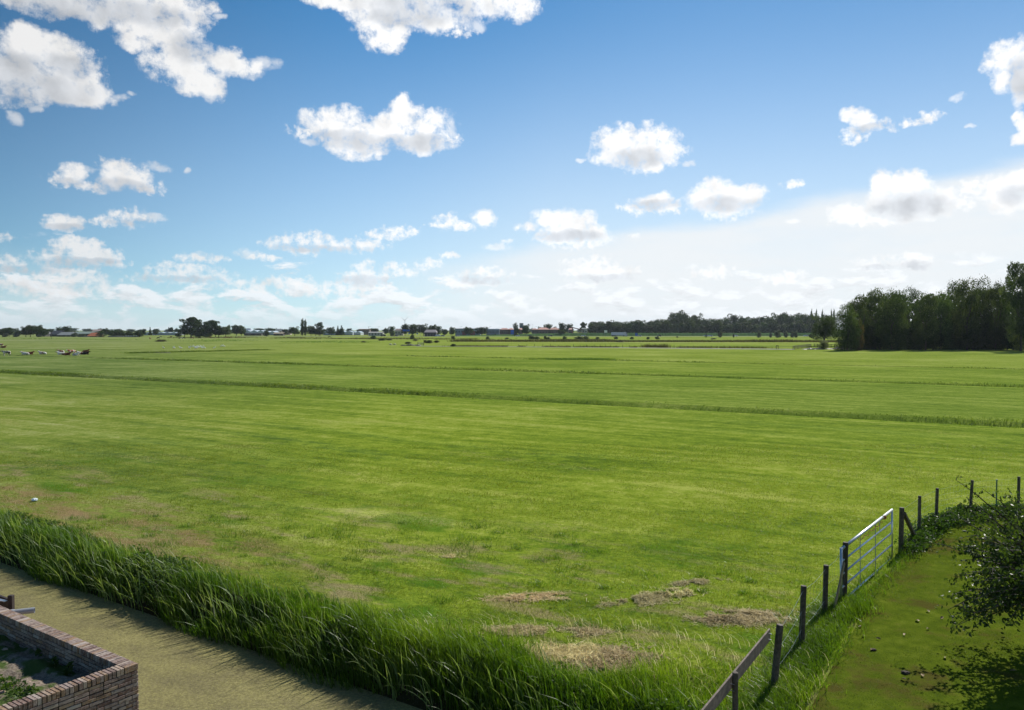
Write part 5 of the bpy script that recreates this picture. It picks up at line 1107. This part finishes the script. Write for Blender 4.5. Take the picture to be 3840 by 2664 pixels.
sign(1510, 1522, 1236, 1243, 775, BL, 'left blue panel hanging on the motorway gantry', gantry=True, legs=1)
sign(1524, 1536, 1237, 1243, 775, BL, 'right blue panel hanging on the motorway gantry', legs=1)
sign(1915, 1927, 1238, 1255, 770, BL, 'tall blue sign of two stacked panels near the white car', stack=2)
sign(2382, 2391, 1249, 1260, 750, BL, 'small blue sign right behind the lorry', legs=1)
sign(2266, 2277, 1239, 1248.5, 800, WH, 'white square board in front of the long wood')
sign(1531, 1537, 1250.5, 1254, 745, BL, 'tiny blue marker sign left of the open barn', legs=1)
sign(1562, 1568, 1250.5, 1254, 745, BL, 'tiny blue marker sign under the clump of trees', legs=1)
# ------------------------------------------------------------------ vehicles
def car_meshes():
    b = MB(); prof = [(-2.15,.32),(-2.2,.70),(-1.75,.88),(-.95,.97),(-.45,1.38),(.85,1.42),(1.55,1.02),(2.1,.95),(2.15,.35)]
    vs = [(x, -.86*(1 if z < 1.1 else .84), z) for x, z in prof]+[(x, .86*(1 if z < 1.1 else .84), z) for x, z in prof]; n = len(prof); b.add(vs, [tuple(range(n))[::-1], tuple(range(n, 2*n))]+[(i, (i+1) % n, n+(i+1) % n, n+i) for i in range(n)])
    g = MB()
    for s in (-1, 1): g.add([(-.85,s*.87,1.0),(1.4,s*.87,1.02),(.85,s*.75,1.36),(-.42,s*.75,1.34)], [(0,1,2,3) if s < 0 else (3,2,1,0)])
    w = MB(); w.tube([(0,-.1,0),(0,.1,0)], .32, 12); return b, g, w
CARB, CARG, CARW = car_meshes(); CM = {}
def car(x, yb, d_, color, label, van=False):
    p = at(x, 1240, d_); z = .02; t = empty('car', (p.x, d_, z), label=label, cat='car', group='cars on the motorway'); mt = PM('paint %s' % (color,), color, rough=.25, var=.05)
    key = 'body'+str(color)
    if key not in CM: o = CARB.build('body', mt, t, bevel=.04); CM[key] = o
    else: o = CM[key].copy(); link(o, t)
    if 'g' not in CM: CM['g'] = CARG.build('windows', M['glass'], t); 
    else: o = CM['g'].copy(); link(o, t)
    for wx in (-1.3, 1.3):
        for wy in (-.8, .8):
            if 'w' not in CM: o = CARW.build('wheel', M['tyre'], t); CM['w'] = o
            else: o = CM['w'].copy(); link(o, t)
            o.location = (wx, wy, .32)
    if van: t.scale = (1.15, 1.1, 1.5)
for x, c, lab, vn in [(1941,(.75,.77,.8),'white car beside the tall blue sign',0), (1986,(.03,.04,.06),'dark car right of the white one',0), (2064,(.06,.08,.12),'dark car near the middle of the motorway',0), (2188,(.5,.53,.55),'silver car well left of the lorry',0), (2397,(.35,.42,.5),'grey-blue car just right of the lorry',0), (2472,(.03,.05,.05),'dark car under the left part of the wood',0), (2647,(.25,.35,.5),'blue car left of the pointed young tree',0), (2664,(.45,.52,.6),'light blue car directly behind the blue one',0), (2758,(.85,.86,.88),'bright white glinting car right of the pointed young tree',0), (3022,(.4,.5,.6),'pale blue car beside the free round tree',0), (1641,(.6,.68,.78),'pale blue van below the open barn',1), (1659,(.06,.12,.3),'small blue car right of the pale van',0), (1437,(.03,.035,.05),'dark car beside the pale concrete building',1), (1484,(.04,.04,.05),'dark car under the gantry',0), (1716,(.7,.7,.7),'white car left of the red-walled hall',0)]: car(x, 1259, 752, c, lab, vn)
def lorry():
    d_ = 757; f = d_/F_PX; t = empty('lorry', (at(2325,1240,d_).x, d_, .02), label='white articulated lorry with a long box trailer driving right', cat='lorry')
    m = MB(); m.box((-2.4, 0, 2.45), (12.0, 2.5, 2.9)); m.build('trailer', WH, t, bevel=.06)
    m = MB(); m.prism([(0,0)]*0 or [(-1.2,.6),(1.2,.6),(1.2,3.7),(-1.2,3.7)], 4.1, 5.6); m.add([(5.6,-1.2,.6),(5.6,1.2,.6),(5.6,1.2,3.7),(5.6,-1.2,3.7),(6.9,-1.2,.6),(6.9,1.2,.6),(6.9,1.2,2.1),(6.9,-1.2,2.1),(6.4,-1.15,3.3),(6.4,1.15,3.3)], [(0,4,7,8,3),(1,2,9,6,5),(3,8,9,2),(4,5,6,7),(7,6,9,8)]); m.build('cab', WH, t)
    m = MB(); m.add([(6.93,-1.05,2.15),(6.93,1.05,2.15),(6.48,1.0,3.1),(6.48,-1.0,3.1)], [(0,1,2,3)]); m.add([(5.75,-1.23,2.1),(6.7,-1.23,2.1),(6.35,-1.22,3.0),(5.75,-1.22,3.0)], [(0,1,2,3)]); m.build('windscreen', M['glass'], t)
    m = MB(); m.box((-.6,0,.85), (13.5, 1.0, .25)); m.build('chassis', DW, t)
    w = MB(); w.tube([(0,-.15,0),(0,.15,0)], .5, 14); o = w.build('wheel', M['tyre'], t); o.location = (6.0,-1.0,.5)
    for x in (3.6, -4.8, -6.1, -7.4):
        for s in (-1, 1): q = o.copy(); link(q, t); q.location = (x, s*1.0, .5)
    q = o.copy(); link(q, t); q.location = (6.0, 1.0, .5)
    m = MB(); m.box((4.6,0,3.95), (1.4, 2.3, .5)); m.build('wind_deflector', WH, t, bevel=.08)
lorry()
# ------------------------------------------------------------------ track posts, small gate, heaps, rail fence
m = MB(); m.tube([(0,0,-.2), (.01,0,.5), (0,0,.95)], [.06,.055,.045], 6); FP = m.build('track_post', M['wood'], None)
xs = [1905,1945,1975,2005,2035,2065,2095,2125,2150,2175,2200,2230,2250,2270,2290,2310,2335,2360,2380,2528,2551,2577,2600,2625,2646,2668,2690,2714,2736,2764,2785]
for i, x in enumerate(xs):
    o = FP if i == 0 else FP.copy()
    if i: link(o)
    o.location = gnd(x, 1299.3+(x-1900)*.0093); o.rotation_euler = (random.uniform(-.08,.08), random.uniform(-.1,.1), 0); o.scale = (1.3, 1.3, .75+random.random()*.35)
    tag(o, nth(i)+' thin post from the left in the row along the farm track', 'post', 'posts along the farm track')
def small_gate():
    p = gnd(1578, 1296.5); f = p.y/F_PX; t = empty('meadow_gate', p, label='small pale hurdle gate beside the dark soil heap', cat='gate')
    for s in (-1, 1): m = MB(); m.tube([(s*11*f,0,-.1), (s*11*f,0,12.5*f)], .09, 8); m.build('post', M['wood'], t)
    m = MB()
    for i in range(5): m.box((0,.02,(2+i*2.2)*f), (21*f,.05,.09))
    m.beam((-10*f,.06,2*f), (10*f,.06,11*f), .05, .1); m.build('hurdle', PM('pale grey rails', (.40,.42,.36)), t)
small_gate()
def heap(name, px, py, wpx, hpx, mat, label, seed, cat='heap'):
    import bmesh
    p = gnd(px, py); f = p.y/F_PX; bm = bmesh.new(); bmesh.ops.create_grid(bm, x_segments=40, y_segments=12, size=1); rr = random.Random(seed)
    for v in bm.verts:
        r = max(0, 1-v.co.x**2)*max(0, 1-v.co.y**2); v.co.z = r**.5*(.55+.45*math.sin(v.co.x*7+seed)*.5+rr.uniform(-.2,.35)) if r > 0 else -.1
    me = D.meshes.new(name); bm.to_mesh(me); me.materials.append(mat); o = D.objects.new(name, me); link(o); o.location = p; o.scale = (wpx*f/2, 1.6, hpx*f); tag(o, label, cat)
heap('soil_heap', 1540, 1297, 76, 7, PM('dark soil', (.030,.026,.022), scale=1), 'long dark soil heap left of the small hurdle gate', 2)
heap('soil_heap', 3155, 1310, 120, 8, PM('pinkish soil', (.17,.12,.10), scale=1), 'pinkish brown brushwood heap at the foot of the copse', 3)
heap('soil_heap', 3050, 1311, 84, 7, PM('grey soil', (.23,.20,.18), scale=1), 'greyish heap below the rail fence', 4)
def rail_fence(pts, label, rails=2):
    P = [gnd(*q) for q in pts]; t = empty('rail_fence', P[0], label=label, cat='fence', group='rail fences by the copse')
    for a, b in zip(P[:-1], P[1:]):
        n = max(1, int((b-a).length/2.6))
        for i in range(n+1):
            q = a.lerp(b, i/n)-P[0]; m = MB(); m.tube([q+Vector((0,0,-.1)), q+Vector((0,0,1.25))], .09, 6); m.build('post', M['wood'], t)
        for r in range(rails): m = MB(); z = 1.12-.5*r; m.beam(a-P[0]+Vector((0,-.1,z)), b-P[0]+Vector((0,-.1,z)), .05, .15); m.build('rail', M['wood'], t)
rail_fence([(2974, 1312), (3005, 1308), (3041, 1303)], 'dark rail fence rising towards the heap left of the willow bush')
rail_fence([(3053, 1302), (3130, 1306), (3200, 1311)], 'dark rail fence running behind the willow bush to the copse')
rail_fence([(2911, 1310), (2918, 1310)], 'short single post-and-rail stub left of the rail fence', 1)
# ------------------------------------------------------------------ animals
def coat(k, c1=(.30,.085,.045), c2=(.82,.76,.72), sc=1.6, thr=.5):
    tc = k.new('ShaderNodeTexCoord'); oi = k.new('ShaderNodeObjectInfo'); v = k.v('ADD', tc.outputs['Object'], k.v('SCALE', (13., 7., 5.))); sn = v.node.inputs[1].links[0].from_node; k.put(sn.inputs['Scale'], oi.outputs['Random'])
    n = k.noise(v, sc, 3, .5, .6); f = k.noise(tc.outputs['Object'], 20, 4, .6)
    c = k.mix(k.smooth(n, thr-.03, thr+.03), c1, c2); return pbsdf(k, k.mix(k.m('MULTIPLY', f, .3), c, (.05,.04,.03)), .75, None, .2)
M['redwhite'] = material('red and white coat', coat); M['blackwhite'] = material('black and white coat', coat, c1=(.015,.012,.012)); M['palecoat'] = material('pale coat', coat, c1=(.45,.25,.18), c2=(.80,.76,.72), thr=.40)
M['browncoat'] = material('brown coat', coat, c1=(.15,.05,.028), c2=(.26,.10,.055)); M['darkcoat'] = material('dark coat', coat, c1=(.02,.014,.012), c2=(.045,.025,.02)); M['fleece'] = material('fleece', coat, c1=(.62,.56,.46), c2=(.70,.65,.55)); M['goose'] = M_('white feathers', (.82,.82,.80), var=.05, rough=.7)
M['horn'] = M_('hoof', (.04,.035,.03))
def leg(J, E, b, x, y, z0, back, r=.10):
    i = len(J); k = -.10 if back else .04
    J += [(x, y, z0, r*1.25), (x+k, y, z0*.58, r*.75), (x+(-.02 if back else .0), y, z0*.30, r*.48), (x, y, .05, r*.5)]; E += [(b, i), (i, i+1), (i+1, i+2), (i+2, i+3)]
def quadruped(name, mat, kind):
    if kind == 'cow':
        J = [(-.75,0,1.05,.30,.33), (-.25,0,1.0,.34,.38), (.30,0,1.0,.33,.37), (.68,0,1.08,.25,.31), (.98,0,1.22,.15,.21), (1.22,0,1.36,.13,.15), (1.42,0,1.28,.10,.10), (1.60,0,1.14,.075,.075), (-1.0,0,1.15,.16,.2), (-1.10,0,1.05,.035), (-1.14,0,.6,.03)]
        E = [(0,1),(1,2),(2,3),(3,4),(4,5),(5,6),(6,7),(0,8),(8,9),(9,10)]; L = [(-.78,1),(-.78,1),(.58,0),(.58,0)]; hb = (5, 1.20, 1.42); lr = .11; ly = .20; z0 = .78; fb = (0, 0, 3, 3)
    elif kind == 'grazing':
        J = [(-.75,0,1.15,.27,.32), (-.25,0,1.10,.28,.33), (.30,0,1.10,.27,.33), (.66,0,1.12,.22,.29), (.98,0,.95,.14,.18), (1.20,0,.62,.11,.13), (1.34,0,.34,.09,.10), (1.46,0,.14,.06,.06), (-1.0,0,1.2,.15,.18), (-1.12,0,1.05,.05), (-1.16,0,.5,.05)]
        E = [(0,1),(1,2),(2,3),(3,4),(4,5),(5,6),(6,7),(0,8),(8,9),(9,10)]; hb = (5, 1.16, .70); lr = .11; ly = .17; z0 = .85; fb = (0, 0, 3, 3)
    elif kind == 'lying':
        J = [(-.72,0,.42,.32,.36), (-.2,0,.42,.38,.40), (.32,0,.45,.34,.38), (.66,0,.55,.25,.30), (.92,0,.76,.14,.19), (1.10,0,.92,.13,.14), (1.30,0,.86,.095,.10), (1.46,0,.76,.07,.07), (-.98,.05,.36,.2,.22), (-1.12,.1,.2,.04), (-1.1,.35,.06,.04)]
        E = [(0,1),(1,2),(2,3),(3,4),(4,5),(5,6),(6,7),(0,8),(8,9),(9,10)]; hb = (5, 1.08, .98)
        i = len(J); J += [(-.45,-.42,.24,.18), (-.05,-.62,.12,.08), (.20,-.60,.07,.05), (.55,-.32,.20,.11), (.85,-.36,.10,.06), (.62,-.34,.06,.05), (.58,.32,.16,.10), (.90,.30,.08,.055)]; E += [(0,i),(i,i+1),(i+1,i+2),(3,i+3),(i+3,i+4),(i+4,i+5),(3,i+6),(i+6,i+7)]; fb = None
    elif kind == 'sheep':
        J = [(-.40,0,.62,.24,.25), (-.1,0,.62,.27,.28), (.25,0,.63,.24,.26), (.48,0,.66,.15,.17), (.62,0,.52,.10,.11), (.74,0,.30,.07,.08), (.82,0,.17,.05,.05)]; E = [(i,i+1) for i in range(6)]; hb = (5,.70,.38); lr = .05; ly = .12; z0 = .45; fb = (0, 0, 2, 2)
    if fb:
        xs_ = (-.78, -.78, .58, .58) if kind != 'sheep' else (-.38, -.38, .26, .26)
        for q, (x, b_) in enumerate(zip(xs_, fb)): leg(J, E, b_, x+(.1 if q == 1 else 0)-(.08 if q == 3 else 0), ly*(1 if q % 2 else -1), z0, q < 2, lr)
    t = empty(name, (0,0,0)); skin('body', J, E, mat, t, 1)
    m = MB(); _, hx, hz = hb; s = .55 if kind == 'sheep' else 1
    for y in (-1, 1): m.tube([(hx, y*.09*s, hz), (hx-.03, y*.24*s, hz+.02)], [.05*s, .02*s], 5)
    m.build('ears', mat, t); return t
HEAD = {}
def animal(kind, matn, px, py, heading, label, name, cat, group, s=1.0, lift=0):
    p = gnd(px, py); k = (kind, name)
    if k not in HEAD: t = quadruped(name, M[matn], kind); HEAD[k] = t; first = True
    else: t = copy_tree(HEAD[k])
    t.location = p; t.rotation_euler = (0, 0, R(heading)); t.scale = (s, s, s); tag(t, label, cat, group)
    for c in t.children: 
        c.material_slots[0].link = 'OBJECT'; c.material_slots[0].material = M[matn]
    t['label'] = label
CG = 'cattle resting on the left meadow'
for kd, mt, x, y, hd, lab in [('cow','redwhite',4,1302,160,'pinkish brown cow standing cut by the left frame edge'), ('lying','browncoat',12,1306,0,'dark brown cow lying below the one at the frame edge'), ('cow','blackwhite',24,1336,180,'dark cow with white patches standing alone on the far left'),
 ('lying','palecoat',95,1332,180,'pale cow lying, left half of the first pair'), ('lying','browncoat',111,1331,0,'dark brown cow lying, right half of the first pair'), ('lying','palecoat',160,1330,180,'pale tan cow lying alone between the groups'),
 ('lying','redwhite',229,1324,170,'white and red cow lying at the back of the main group'), ('lying','palecoat',230,1332,200,'pale cow lying at the left front of the main group'), ('lying','browncoat',250,1334,10,'brown cow lying in the middle front of the main group'), ('cow','redwhite',269,1331,240,'red and white cow standing in the main group'), ('lying','palecoat',284,1335,-15,'pale cow lying right beside the standing one'),
 ('lying','redwhite',305,1331,190,'white and red cow lying right of the main group'), ('lying','darkcoat',320,1331,0,'dark cow lying at the right end of the herd'), ('lying','browncoat',321,1323,-10,'reddish cow lying behind the right end of the herd')]: animal(kd, mt, x, y, hd, lab, 'cow', 'cow', CG, .92)
HG = 'grazing horses before the far trees'
for i, (mt, x, y, hd, lab) in enumerate([('browncoat',563,1273,90,'brown horse seen from behind, leftmost of the row'), ('darkcoat',593,1272,170,'dark horse left of the close pair, near the weed mound'), ('blackwhite',602,1267,0,'black and white horse behind the weed mound'), ('browncoat',641,1267,180,'single small brown horse left of the loose copse'), ('darkcoat',672,1272,100,'dark horse seen end-on below the loose copse'), ('palecoat',683,1272,180,'pale horse touching a dark one'), ('darkcoat',690,1272,0,'dark horse beside the pale one'), ('browncoat',720,1272,180,'large brown horse grazing below the tallest open tree'), ('darkcoat',749,1271,0,'dark horse grazing alone below the loose copse'), ('browncoat',789,1269,170,'brown horse close to the right foot of the copse'), ('browncoat',845,1269,180,'first of three brown horses in a row'), ('browncoat',856,1269,0,'second of three brown horses in a row'), ('browncoat',866,1269,180,'third of three brown horses in a row'), ('darkcoat',885,1268,90,'dark foal-sized horse seen end-on near the right end'), ('browncoat',896,1269,0,'rightmost horse of the row'), ('darkcoat',1236,1268,0,'lone dark horse far right of the row')]): animal('grazing', mt, x, y, hd, lab, 'horse', 'horse', HG, 1.05 if i == 7 else .92)
animal('sheep', 'fleece', 1466, 1297.5, 180, 'left one of the two cream sheep by the soil heap', 'sheep', 'sheep', 'two sheep on the far meadow', 1.1)
animal('sheep', 'fleece', 1478, 1297.5, 0, 'right one of the two cream sheep by the soil heap', 'sheep', 'sheep', 'two sheep on the far meadow', 1.1)
def geese():
    J = [(-.30,0,.34,.05), (-.16,0,.34,.13,.12), (.06,0,.36,.17,.15), (.24,0,.42,.09,.10), (.30,0,.58,.045), (.31,0,.74,.04), (.36,0,.79,.05), (.45,0,.77,.025)]; t = empty('goose', (0,0,0)); skin('body', J, [(i,i+1) for i in range(7)], M['goose'], t, 1)
    BK = PM('orange beak', (.6,.25,.06)); m = MB(); m.tube([(.47,0,.77), (.55,0,.75)], [.022,.01], 5); m.build('beak', BK, t)
    for s in (-1, 1): m = MB(); m.tube([(.02,s*.07,.25), (.03,s*.07,0)], .02, 5); m.build('leg', BK, t)
    P = [(614,1310),(650,1310),(654,1310.5),(677,1310),(680,1310.5),(711,1306),(711,1310.5),(721,1305),(729,1305),(735,1307),(739,1307),(743,1307.5),(747,1306.5),(732,1310.5),(738,1310.5),(755,1304),(759,1304.5),(758,1309),(763,1310),(768,1310),(803,1310),(828,1303),(833,1302.5),(841,1303.5)]
    for i, (x, y) in enumerate(P):
        o = t if i == 0 else copy_tree(t); o.location = gnd(x, y); o.rotation_euler = (0, 0, random.choice([0, math.pi])+random.uniform(-.5,.5)); o.scale = (1.25,)*3
        tag(o, nth(sorted(P).index((x, y)))+' white goose from the left on the far left meadow', 'goose', 'white geese on the left meadow')
geese()
# ------------------------------------------------------------------ air
def haze():
    m = D.materials.new('haze'); m.use_nodes = True; m.node_tree.nodes.clear(); k = NT(m.node_tree); out = k.new('ShaderNodeOutputMaterial')
    v = k.new('ShaderNodeVolumePrincipled'); v.inputs['Color'].default_value = (.78,.88,1,1); v.inputs['Density'].default_value = .00005; v.inputs['Anisotropy'].default_value = .2; k.l.new(v.outputs[0], out.inputs['Volume'])
    b = MB(); b.box((0, 0, 49), (18400, 18400, 104)); o = b.build('haze', m, None); tag(o, 'thin bluish summer haze over the meadow', 'haze', kind='stuff'); m.cycles.homogeneous_volume = True
haze()
